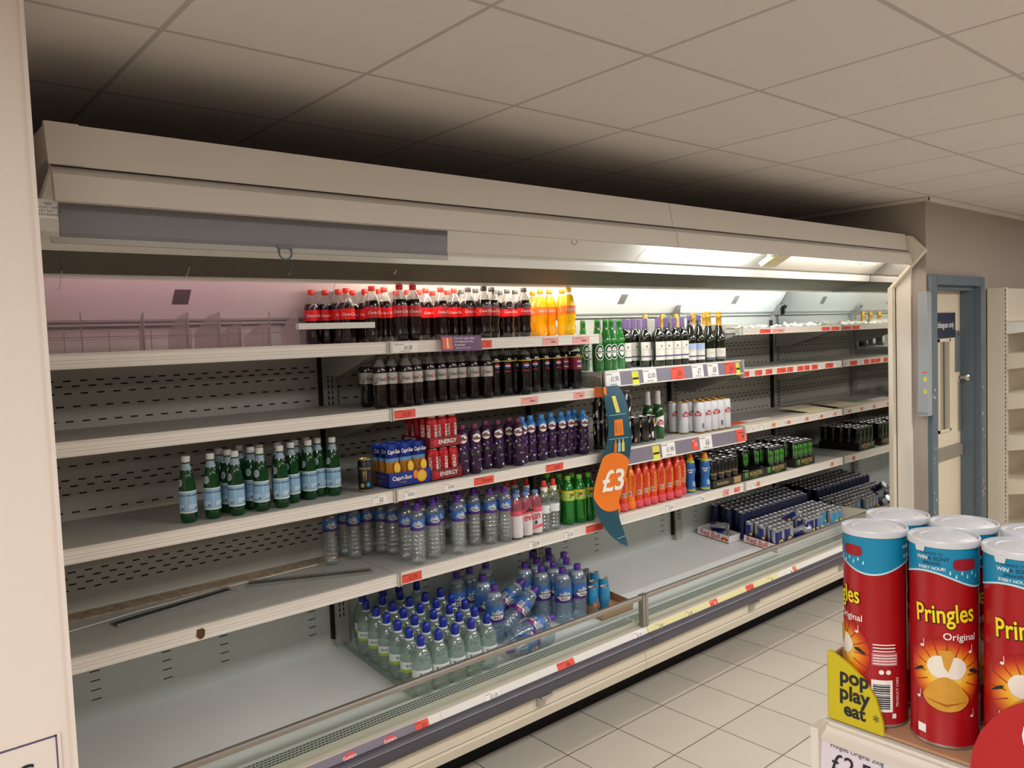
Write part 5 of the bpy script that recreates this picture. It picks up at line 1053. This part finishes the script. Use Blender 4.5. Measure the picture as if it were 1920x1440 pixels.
tagobj(MB().tube([(.50, 2.99, S4+.006), (.78, 3.045, S4+.006), (1.12, 3.085, S4+.006), (1.52, 3.10, S4+.006)], .003, 6).build('clear_rod', mat('rod_pale', '#d4d4cc', 0.2)), 'thin pale plastic rod lying behind the ribbed strips', 'rod')
# film, card and papers in the right cabinet
def sheet(name, x0, x1, y0, y1, z, amp, m, lb, cat, nx=26, ny=7, seed=1, ang=0):
    r_ = random.Random(seed); mb = MB(); vs = []
    for j in range(ny+1):
        for i in range(nx+1):
            x = x0+(x1-x0)*i/nx; y = y0+(y1-y0)*j/ny; vs.append((x, y+ang*(x-x0), z+amp*abs(r_.gauss(0, .6))*(.4+.6*math.sin(i*.7)**2)))
    fs = [(j*(nx+1)+i, j*(nx+1)+i+1, (j+1)*(nx+1)+i+1, (j+1)*(nx+1)+i) for j in range(ny) for i in range(nx)]
    mb.add(vs, fs, 0, False)
    return tagobj(mb.build(name, m), lb, cat)
M_film = clear('film', '#f6f4ee', '#f4ecd8', k=.6, rough=.25, gl=1.5)
sheet('plastic_film', 4.22, 5.0, 2.755, 2.90, E+.004, .022, M_film, 'crumpled clear plastic film lying along the top shelf of the right bay', 'film')
sheet('plastic_film', 4.9, 5.40, 2.80, 2.95, E+.004, .03, M_film, 'crumpled plastic film bunched at the mirrored end of the top shelf', 'film', 18, 6, 4)
tagobj(MB().prof([(2.85, E+.035), (3.0, E+.040), (3.02, E+.002), (2.86, E+.002)], 4.02, 4.40).build('card_sheet', mat('card_pale', '#cfcbbf', 0.7)), 'pale rolled card sheet standing at the left end of the right top shelf', 'card')
tagobj(MB().box(4.23, 5.40, 2.746, 2.80, S3+.0085, S3+.011).build('card_strip', mat('card_cream', '#e2d8b8', 0.7)), 'long cream card strip lying on the third shelf of the right bay', 'card')
tagobj(MB().prof([(2.78, S3+.012), (3.00, S3+.03), (3.005, S3+.033), (2.78, S3+.015)], 5.08, 5.40).build('card_strip', mat('card_cream', '#e2d8b8', 0.7)), 'curled cream card strip at the mirrored end of the third shelf', 'card')
for i, (x0, x1, c) in enumerate(((4.24, 4.40, M_pr), (4.42, 4.70, M_pw))):
    tagobj(MB().box(x0, x1, 2.83+.01*i, 2.90, S3+.0075, S3+.009).build('loose_ticket', c), ['loose red ticket lying on the third shelf right of the lager cans', 'loose white ticket strip lying on the third shelf right of the red one'][i], 'price ticket')
tagobj(MB().lathe([(0, 0), (.011, .002), (.013, .02), (.009, .045), (0, .05)], 10, 0, (0, 0)).build('paint_smudge', M_brkt, None, (4.83, 3.262, E-.19)), 'small dark scuff on the back panel behind the second shelf', 'scuff') if False else None
# price tickets
LIP = {'s1': (0, .045), 's2': (-.271, .045), 's3': (-.604, .045), 's4': (-.947, .048), 'wn': (-.19, .078), 'st': (-.604, .082), 'd1': (0, .036), 'd2': (-.253, .044), 'd3': (-.598, .044), 'c4': (-.947, .050)}
TC = {'w': (M_pw, 'white'), 'r': (M_pr, 'red'), 'p': (M_pp, 'pink'), 'y': (M_py, 'yellow'), 'o': (M_po, 'orange'), 'c': (M_yrail, 'cream')}
SN = {'s1': 'top left shelf edge', 's2': 'second left shelf edge', 's3': 'third left shelf edge', 's4': 'fourth left shelf edge', 'wn': 'edge below the wines', 'st': 'edge below the lager cans', 'd1': 'top right shelf edge', 'd2': 'second right shelf edge', 'd3': 'third right shelf edge', 'c4': 'lowest right shelf edge', 'base': 'cabinet front strip'}
cnt = {}
for sh, x0, x1, c, tx in TICK: cnt[(sh, c)] = cnt.get((sh, c), 0)+1
seen = {}
for sh, x0, x1, c, tx in TICK:
    mb = MB()
    if sh == 'base':
        zl, zh = E-1.480, E-1.4445; yl, yh = 2.4652, 2.4832
    else:
        zt, lip = LIP[sh]; z = E+zt; wide = lip > .06
        zl, zh = z-lip+.005, z-.005; yb = YF-.012 if wide else YF
        yf = lambda q: YF-.002+(yb-YF+.002)*((z+.004-q)/(lip+.004))-.0034
        if c == 'y': zl -= .012; zh -= .004
        if tx == '25' or c == 'o': zl += .006; zh -= .006
        yl, yh = yf(zl), yf(zh)
    p = [(0, yl, zl), (0, yh, zh)]
    xm = (x0+x1)/2; zm = (zl+zh)/2; w_ = x1-x0; h_ = zh-zl; U = Vector((0, yh-yl, zh-zl)).normalized()
    o_ = Vector((0, (yl+yh)/2-zm*0, 0))
    mb.add([(-w_/2, yl-yl, zl-zm), (w_/2, yl-yl, zl-zm), (w_/2, yh-yl, zh-zm), (-w_/2, yh-yl, zh-zm), (-w_/2, .001, zl-zm), (w_/2, .001, zl-zm), (w_/2, yh-yl+.001, zh-zm), (-w_/2, yh-yl+.001, zh-zm)], [(0, 1, 2, 3), (7, 6, 5, 4), (0, 4, 5, 1), (1, 5, 6, 2), (2, 6, 7, 3), (3, 7, 4, 0)], 0)
    cen = Vector((0, (yh-yl)/2, 0)); ux = (1, 0, 0)
    if c == 'y':
        mb.flat(rect(w_*.9, .010), cen, ux, U, 2, .0008); mb.flat(rect(w_*.8, h_*.28, 0, -h_*.28), cen, ux, U, 3, .0012)
    elif tx:
        s_ = min(h_*.62, w_*.5/max(1, len(tx)*.32))
        mb.flat(T(tx, s_, .008, 0, .8), cen+Vector((w_*.12, 0, 0)), ux, U, 1 if tx != '25' else 4, .0008)
        mb.flat(rect(w_*.4, h_*.05, -w_*.25, h_*.36), cen, ux, U, 1 if tx != '25' else 4, .0008)
        if w_ > .06: mb.flat(rect(w_*.45, h_*.04, 0, -h_*.40), cen, ux, U, 1, .0008)
    elif w_ > .03:
        mb.flat(rect(w_*.5, h_*.05, -w_*.1, h_*.25), cen, ux, U, 1, .0008); mb.flat(rect(w_*.3, h_*.14, w_*.15, -h_*.1), cen, ux, U, 1, .0008)
    seen[(sh, c)] = seen.get((sh, c), 0)+1
    n_ = cnt[(sh, c)]
    lb = '%s price ticket%s on the %s' % (TC[c][1], (' reading '+tx.replace('£', '')) if tx and n_ == 1 else '', SN[sh]) if n_ == 1 else '%s price ticket on the %s, %s %s one from the left' % (TC[c][1], SN[sh], ordn(seen[(sh, c)]), TC[c][1])
    o = mb.build('price_ticket', [TC[c][0], mat('ticket_ink', '#4a4250' if c != 'r' else '#7a2420', 0.6) if c == 'r' else mat('ticket_ink_grey', '#4a4250', 0.6), M_slot, mat('tag_lime', '#e2e23a', 0.5), M_pw], None, (xm, yl, zm))
    tagobj(o, lb, 'price ticket', 'tickets on the '+SN[sh])
# purple notice card and hanging strip
nc = MB().box(-.108, .108, -.001, .001, -.033, .033, 0); nc.flat(rect(.052, .052, -.075, 0), (0, -.001, 0), (1, 0, 0), (0, 0, 1), 1, .0006)
nc.flat(T('i', .060, .02), (-.075, -.001, 0), (1, 0, 0), (0, 0, 1), 2, .0012)
for j, tx in enumerate(('Coca-Cola regular 500ml', 'is no longer part of the', '£3 meal deal')): nc.flat(T(tx, .0115, .004, 0, .95, 'LEFT'), (-.040, -.001, .020-.0135*j), (1, 0, 0), (0, 0, 1), 2, .0008)
nc.flat(T('Other flavours still included', .007, 0, 0, 1, 'LEFT'), (-.034, -.001, -.020), (1, 0, 0), (0, 0, 1), 2, .0008)
o = nc.build('notice_card', [mat('card_purple', '#6b4a70', 0.5), mat('badge_orange', '#e06a3a', 0.5), M_wtxt], None, (2.043, 2.700, E-.014)); o.rotation_euler = (-.10, .02, 0)
tagobj(o, 'purple notice card with an orange i badge clipped to the top shelf edge', 'notice')
bn = [(-0.259, 2.875, 3.009), (-0.304, 2.881, 3.048), (-0.373, 2.889, 3.065), (-0.468, 2.905, 3.061), (-0.549, 2.897, 3.057), (-0.638, 2.866, 3.041), (-0.732, 2.831, 3.020), (-0.815, 2.811, 2.996), (-0.857, 2.817, 2.978), (-0.932, 2.852, 2.987), (-1.010, 2.904, 3.016), (-1.059, 2.966, 3.031), (-1.087, 3.017, 3.034)]
def smooth_rows(L, n=4):
    out = []
    for i in range(len(L)-1):
        p = [Vector(L[max(0, i-1)]), Vector(L[i]), Vector(L[i+1]), Vector(L[min(len(L)-1, i+2)])]
        for k in range(n):
            t = k/n; out.append(tuple(.5*((2*p[1])+(p[2]-p[0])*t+(2*p[0]-5*p[1]+4*p[2]-p[3])*t*t+(3*p[1]-p[0]-3*p[2]+p[3])*t*t*t)))
    return out+[tuple(L[-1])]
bn = smooth_rows(bn); mb = MB(); NX = 8
def bpt(u, k):
    z, a, b = bn[k]; x = a+(b-a)*u; return (x, 2.668+.016*math.sin((z+.26)*9+u*1.2)+.02*(u-.5)*math.sin((z+.3)*4), E+z)
for side, mi in ((0, 0), (.002, 0)):
    vs = [(lambda p: (p[0], p[1]+side, p[2]))(bpt(i/NX, k)) for k in range(len(bn)) for i in range(NX+1)]
    fs = [(k*(NX+1)+i, (k+1)*(NX+1)+i, (k+1)*(NX+1)+i+1, k*(NX+1)+i+1) for k in range(len(bn)-1) for i in range(NX)]
    mb.add(vs, fs, 0, True)
    if side == 0:
        for fi, f in enumerate(fs): mb.m[len(mb.m)-len(fs)+fi] = 0
def bproj(sh, x, z, mi, off):
    vs = []
    for px, py in sh[0]:
        X = x+px; Zz = z+py
        for k in range(len(bn)-1):
            if bn[k][0] >= Zz >= bn[k+1][0] or k == len(bn)-2:
                t = max(0, min(1, (bn[k][0]-Zz)/(bn[k][0]-bn[k+1][0]))); a = bn[k][1]+(bn[k+1][1]-bn[k][1])*t; b = bn[k][2]+(bn[k+1][2]-bn[k][2])*t; break
        u = max(.01, min(.99, (X-a)/(b-a)))
        vs.append((a+(b-a)*u, 2.668+.016*math.sin((Zz+.26)*9+u*1.2)+.02*(u-.5)*math.sin((Zz+.3)*4)-off, E+Zz))
    mb.add(vs, sh[1], mi)
def grid_ell(rx, ry, n=48):
    vs = [(0, 0)]; fs = []
    for j in range(1, 9):
        for k in range(n): t = 2*PI*k/n; vs.append((rx*j/8*math.cos(t), ry*j/8*math.sin(t)))
    for k in range(n): fs.append((0, 1+k, 1+(k+1) % n))
    for j in range(7):
        for k in range(n): a = 1+j*n; fs.append((a+k, a+n+k, a+n+(k+1) % n, a+(k+1) % n))
    return vs, fs
bproj(grid_ell(.135, .150), 2.940, -.745, 1, .0015)
bproj(T('£3', .150, .018, .05, .95), 2.940, -.735, 2, .004)
bproj(([(-.012, -.045), (.02, -.045), (-.0, .04), (-.032, .04)], [(0, 1, 2, 3)]), 2.975, -.350, 3, .002)
bproj(rect(.062, .08), 2.975, -.470, 1, .002); bproj(rect(.04, .05), 2.975, -.470, 4, .003)
for i, mi in enumerate((4, 2, 3)): bproj(rect(.017, .07, -.024+.024*i), 2.968, -.590+0*i, mi, .002) if False else None
for zz_ in (-.405, -.525): bproj(rect(.13, .003), 2.975, zz_, 5, .002)
for i, mi in enumerate((4, 5, 3)): bproj(poly([(-.009, -.03), (.009, -.03), (.009, .012), (.004, .02), (.004, .034), (-.004, .034), (-.004, .02), (-.009, .012)]), 2.95+.024*i, -.563, mi, .0035)
bproj(rect(.10, .003), 3.0, -1.035, 5, .002)
mb.box(2.884, 2.905, 2.664, 2.73, E-.31, E-.262, 1)
o = mb.build('promo_strip', [mat('strip_teal', '#14485a', 0.35), mat('strip_orange', '#ee7a14', 0.35), M_wtxt, mat('strip_yellow', '#d8c95a', 0.4), mat('strip_amber', '#c8742a', 0.4), mat('strip_sky', '#8fc0d0', 0.4)])
tagobj(o, 'hanging teal promotional strip with a big orange disc reading three pounds', 'promotional strip')

# ================================================================== crisps gondola in the foreground
gz = E-.500
gon = empty('gondola', (1.2, .1, 0)); tagobj(gon, 'cream shelf unit in the foreground carrying the crisps tubes', 'shelving')
def GG(name, mb, mats):
    o = mb.build(name, mats, gon); o.matrix_parent_inverse = Matrix.Translation((-1.2, -.1, 0)); return o
GG('unit_body', MB().box(1.02, 1.60, -.80, .46, 0, gz-.03), M_cream)
top = GG('top_shelf', MB().box(.932, 1.6, -.80, .497, gz-.022, gz-.003).box(.925, .940, -.80, .499, gz-.03, gz-.006), M_creamw)
h = MB().prof([(.918, gz-.018), (.924, gz-.016), (.916, gz-.078), (.908, gz-.078)], -.80, .492, 0, axis='y')
h.prof([(.905, gz-.082), (.925, gz-.082), (.926, gz-.076), (.906, gz-.076)], -.80, .492, 0, axis='y').prof([(.912, gz-.016), (.93, gz-.010), (.93, gz-.017), (.914, gz-.022)], -.80, .492, 0, axis='y')
h.box(.905, .934, .490, .500, gz-.083, gz-.004)
GG('price_holder', h, M_creamw)
tk = MB(); U = Vector((.008, 0, .065)).normalized(); cen = Vector((.9125, .446, gz-.050))
tk.flat(rect(.090, .062), cen, (0, -1, 0), U, 0, .001); tk.flat(T('Pringles Original 200g', .0075, .003), cen+U*.026, (0, -1, 0), U, 1, .0016)
tk.flat(T('£2.50', .030, .006), cen+U*.008+Vector((0, -.002, 0)), (0, -1, 0), U, 1, .0016); tk.flat(T('£1.25 per 100g', .006, 0), cen-U*.016, (0, -1, 0), U, 1, .0016)
tagobj(tk.build('price_ticket', [mat('ticket_lilac', '#dcd2dc', 0.5), M_ink]), 'large white price ticket reading 2.50 in the foreground shelf holder', 'price ticket')
# display tray
M_yel = mat('carton_yellow', '#cbb918', 0.55); M_cred = mat('carton_red', '#b81e22', 0.5); M_card = mat('corrugated_brown', '#b58a68', 0.85, var=.1, scale=60)
dt = empty('display_tray', (.94, .2, gz)); tagobj(dt, 'cut-out cardboard display tray, yellow at one corner and red at the other, holding crisps tubes', 'tray')
def DT(name, mb, mats):
    o = mb.build(name, mats, dt); o.matrix_parent_inverse = Matrix.Translation((-.94, -.2, -gz)); return o
base = MB().box(.937, 1.118, -.26, .4925, gz, gz+.0035); base.box(.937, 1.118, .490, .4935, gz, gz+.080).box(1.115, 1.118, -.26, .4925, gz, gz+.03)
DT('tray_base', base, M_card)
yp = [(.492, gz), (.492, gz+.087), (.487, gz+.088), (.475, gz+.082), (.461, gz+.075), (.444, gz+.062), (.431, gz+.043), (.423, gz+.016), (.4215, gz)]
yf_ = MB().prof([(y, z) for y, z in yp], .9355, .9395, 0); 
for i, (tx, s, dy, dz) in enumerate((('pop', .026, .004, .056), ('play', .026, .004, .037), ('eat', .024, .004, .018), ('*', .020, .058, .019))):
    yf_.flat(T(tx, s, .03 if tx != '*' else 0, 0, .92), (.9353, .4600-dy*.5, gz+dz), (0, -1, 0), (0, 0, 1), 1, .0004)
DT('yellow_flap', yf_, [M_yel, M_ink])
rp = [(.326, gz), (.323, gz+.024), (.316, gz+.044), (.304, gz+.064), (.290, gz+.080), (.274, gz+.092), (.25, gz+.098), (.22, gz+.1), (-.26, gz+.1), (-.26, gz)]
rf = MB().prof(rp, .9355, .9395, 0)
rf.flat(ell(.040, .036, 24), (.9353, .235, gz+.056), (0, -1, 0), (0, 0, 1), 1, .0004).flat(T('Pringles', .040, .02, .05), (.9353, .19, gz+.014), (0, -1, 0), (0, 0, 1), 2, .001)
DT('red_flap', rf, [M_cred, M_wtxt, mat('print_yellow', '#f0d81c', 0.45)])
def burst_mat():
    m = mat('printed_burst', '#d8561a', 0.38); nt = m.node_tree; b = nt.nodes['Principled BSDF']; L = nt.links
    tc = nt.nodes.new('ShaderNodeTexCoord'); sb = nt.nodes.new('ShaderNodeVectorMath'); sb.operation = 'SUBTRACT'; sb.inputs[1].default_value = (0, -.030, .089)
    ln = nt.nodes.new('ShaderNodeVectorMath'); ln.operation = 'LENGTH'; mr = nt.nodes.new('ShaderNodeMapRange'); mr.inputs[2].default_value = .042
    cr = nt.nodes.new('ShaderNodeValToRGB'); el = cr.color_ramp.elements; el[0].color = hexc('#fbe27a'); el[0].position = .2; el[1].color = hexc('#a50d15'); el[1].position = .98
    for p_, c_ in ((.5, '#f3b52c'), (.72, '#dc6a1c'), (.86, '#c03416')): e_ = el.new(p_); e_.color = hexc(c_)
    L.new(tc.outputs['Object'], sb.inputs[0]); L.new(sb.outputs[0], ln.inputs[0]); L.new(ln.outputs['Value'], mr.inputs[0]); L.new(mr.outputs[0], cr.inputs[0]); L.new(cr.outputs[0], b.inputs['Base Color'])
    return m
def tube_can():
    r = empty('crisps_tube'); R = .0365; H = .242
    mb = MB().lathe([(0, .002, 1), (R*.95, 0, 1), (R+.0008, .001, 1), (R+.0006, .004, 0), (R, .005, 0), (R, H-.004, 0), (0, H-.004, 0)], 48)
    mb.build('tube_body', [mat('tube_red', '#a50d15', 0.35, coat=.3), M_steel], r)
    ld = MB().lathe([(R+.0002, H-.0062), (.0386, H-.0058), (.0388, H+.0005), (.0382, H+.0018), (.0370, H+.0020)], 48).lathe([(.0370, H+.0020), (.0364, H-.0006), (.0356, H-.0008), (.0335, H-.0006), (.0325, H+.0002), (0, H+.0002)], 48, 1)
    ld.lathe([(.026, H+.0003), (.0255, H+.0006), (.0245, H+.0006), (.024, H+.0003)], 40, 0)
    ld.wrap(poly([(-.007, .004), (-.005, -.004), (.005, -.004), (.007, .004)]), .0388, -.75, H-.0075, 0, .0004)
    ld.build('lid', [mat('lid_translucent', '#d4d6da', 0.3), mat('lid_frosted', '#c6c8cc', 0.35, var=.12, scale=160)], r)
    bd = MB(); wav = lambda t: H-.041+.0065*math.cos(2*t+.9)-.003*math.sin(t)
    bd.band(R, wav, H-.0055, 0, 64, off=.0005).band(R, lambda t: wav(t)-.0022, wav, 1, 64, off=.0007)
    for a in (0, PI):
        bd.wrap(T('CHANCE TO', .0042, .006, 0, 1), R, a-.42, H-.013, 2, .0011).wrap(T('WIN', .0062, .016), R, a-.70, H-.0185, 3, .0011).wrap(T('A SONY', .0062, .016), R, a-.22, H-.0185, 2, .0011)
        bd.wrap(T('SPEAKER', .0050, .012), R, a-.42, H-.0245, 2, .0011).wrap(T('EVERY HOUR!', .0050, .014, 0, .95), R, a-.42, H-.030, 3, .0011)
        pill = [(.0135*math.copysign(abs(math.cos(t))**.5, math.cos(t)), .0068*math.copysign(abs(math.sin(t))**.6, math.sin(t))) for t in [2*PI*k/20 for k in range(20)]]
        bd.wrap(poly(pill), R, a+.55, H-.024, 4, .0011)
        for q in range(6): bd.wrap(poly([(-.001, -.002), (.0012, -.0015), (.0008, .003), (-.0004, .002)]), R, a+.1+.17*q, H-.034-.004*(q % 2), 1, .0011)
    bd.build('printed_band', [mat('tube_blue', '#1688b0', 0.35), mat('wave_white', '#bfe4ea', 0.4), M_pelnavy, M_wtxt, mat('pill_red', '#9c1420', 0.4)], r)
    lg = MB()
    for a in (0, ):
        lg.wrap(T('Pringles', .0300, .05, .05, .68), R, a-.05, .1560, 1, .0009, .09).wrap(T('Pringles', .0300, .016, .05, .68), R, a-.05, .1565, 0, .0016, .09)
        lg.wrap(T('Original', .0115, .008), R, a+.40, .1325, 2, .0010)
    lg.build('lettering', [mat('print_bright_yellow', '#f2dc20', 0.4), mat('print_shadow', '#4a0a0c', 0.5), M_wtxt], r)
    ar = MB()
    for a in (0, ):
        ar.wrap(ell(.041, .044, 40), R, a, .089, 8, .0006)
        for k in range(16): ar.wrap(poly([(.022*math.cos(PI*k/8-.03), .022*math.sin(PI*k/8-.03)), (.042*math.cos(PI*k/8-.012), .045*math.sin(PI*k/8-.012)), (.042*math.cos(PI*k/8+.012), .045*math.sin(PI*k/8+.012)), (.022*math.cos(PI*k/8+.03), .022*math.sin(PI*k/8+.03))]), R, a, .089, 9, .0009)
        ar.wrap(poly([(.0205*math.cos(t), .0155*math.sin(t)*(1-.16*math.cos(t*2)**2)) for t in [2*PI*q/40 for q in range(40)]]), R, a, .097, 5, .0016)
        ar.wrap(poly([(.0235*math.cos(t)*(1-.42*max(0, math.sin(t))), -.004+(.0165 if math.sin(t) < 0 else .0245)*math.sin(t)) for t in [2*PI*q/40 for q in range(40)]]), R, a-.03, .0655, 2, .0023)
        ar.wrap(poly([(-.021, -.009), (0, -.0155), (.021, -.008), (0, -.0125)]), R, a-.03, .0665, 6, .0027).wrap(poly([(-.006, .013), (.004, .014), (.007, .008), (.001, -.012), (-.003, -.006)]), R, a+.0, .104, 2, .0024)
        for sx_ in (-1, 1): ar.wrap(poly([(-.009, -.002), (.004, .0015), (.006, .004), (.002, .0045), (-.009, -.0005)] if sx_ < 0 else [(-.006, .002), (.0, .003), (.009, -.003), (.006, -.004), (-.004, -.001)]), R, a+.78*sx_, .094-.006*(sx_ < 0), 7, .0025, .25*(sx_ < 0))
        for (dx, z) in ((-.72, .118), (.70, .116), (-.85, .055), (.75, .040)): ar.wrap(ell(.0022, .0017, 8), R, a+dx, z, 4, .0012).wrap(rect(.0007, .009, .002, .004), R, a+dx, z, 4, .0012)
        ar.wrap(rect(.010, .010), R, a-.75, .018, 4, .001)
    ar.build('printed_artwork', [mat('burst_orange', '#d8561a', 0.4), mat('burst_yellow', '#f0b428', 0.4), mat('crisp_gold', '#d29a34', 0.5, var=.2, scale=120), mat('crisp_light', '#e4b650', 0.5), M_wtxt, mat('burst_pale', '#eee6d8', 0.4), mat('crisp_line', '#a8601c', 0.5), M_ink, burst_mat(), mat('ray_dark', '#a02414', 0.4)], r)
    bk = MB(); a = PI/2
    for j in range(3): bk.wrap(rect(.026, .0014), R, a, .104-.004*j, 0, .0009)
    bk.wrap(rect(.030, .016), R, a+.02, .086, 1, .0009); 
    for j in range(4): bk.wrap(rect(.027, .0012), R, a+.02, .091-.0035*j, 0, .0013)
    bk.wrap(ell(.003, .003, 10), R, a-.1, .070, 0, .0009).wrap(ell(.003, .003, 10), R, a+.12, .070, 0, .0009)
    bk.wrap(rect(.024, .040), R, a-.08, .040, 0, .0009)
    vs, fs = bars(.032, .019, 12, 5); bk.wrap(([(-y, x) for x, y in vs], fs), R, a-.10, .040, 2, .0013)
    bk.wrap(T('PRODUCT CARE', .005, .0), R, a+.42, .045, 0, .0009, PI/2).wrap(rect(.005, .006), R, a+.3, .015, 0, .0009)
    bk.build('back_print', [M_wtxt, mat('panel_rose', '#c46a70', 0.5), M_blk], r)
    return r
MAKE['tube'] = tube_can
PH = .0762; ux_, uy_ = math.sin(PH), -math.cos(PH); vx_, vy_ = math.cos(PH), math.sin(PH)
face = math.radians(-68)   # printed front turned towards the aisle
TL = [(0, -1, face-math.radians(72), 'crisps tube at the far corner, turned to show its barcode side'), (0, 0, face+.05, 'crisps tube fully in view with its yellow lettering facing the aisle'), (0, 1, face+.12, 'crisps tube at the right edge of the picture, partly cut off'),
      (1, -1, face, 'crisps tube behind the far corner one, only its lid showing'), (1, 0, face, 'crisps tube behind the fully visible one, mostly its lid showing'), (1, 1, face, 'crisps tube behind the right edge one'), (0, 2, face, 'crisps tube outside the right edge in the front row'), (1, 2, face, 'crisps tube outside the right edge in the rear row')]
for c_, n_, rz, lb in TL:
    x = .984+ux_*.0795*n_+vx_*.0815*c_; y = .371+uy_*.0795*n_+vy_*.0815*c_
    put('tube', x, y, gz+.004, rz, lb, 'crisps tube', 'crisps tubes in the display tray')
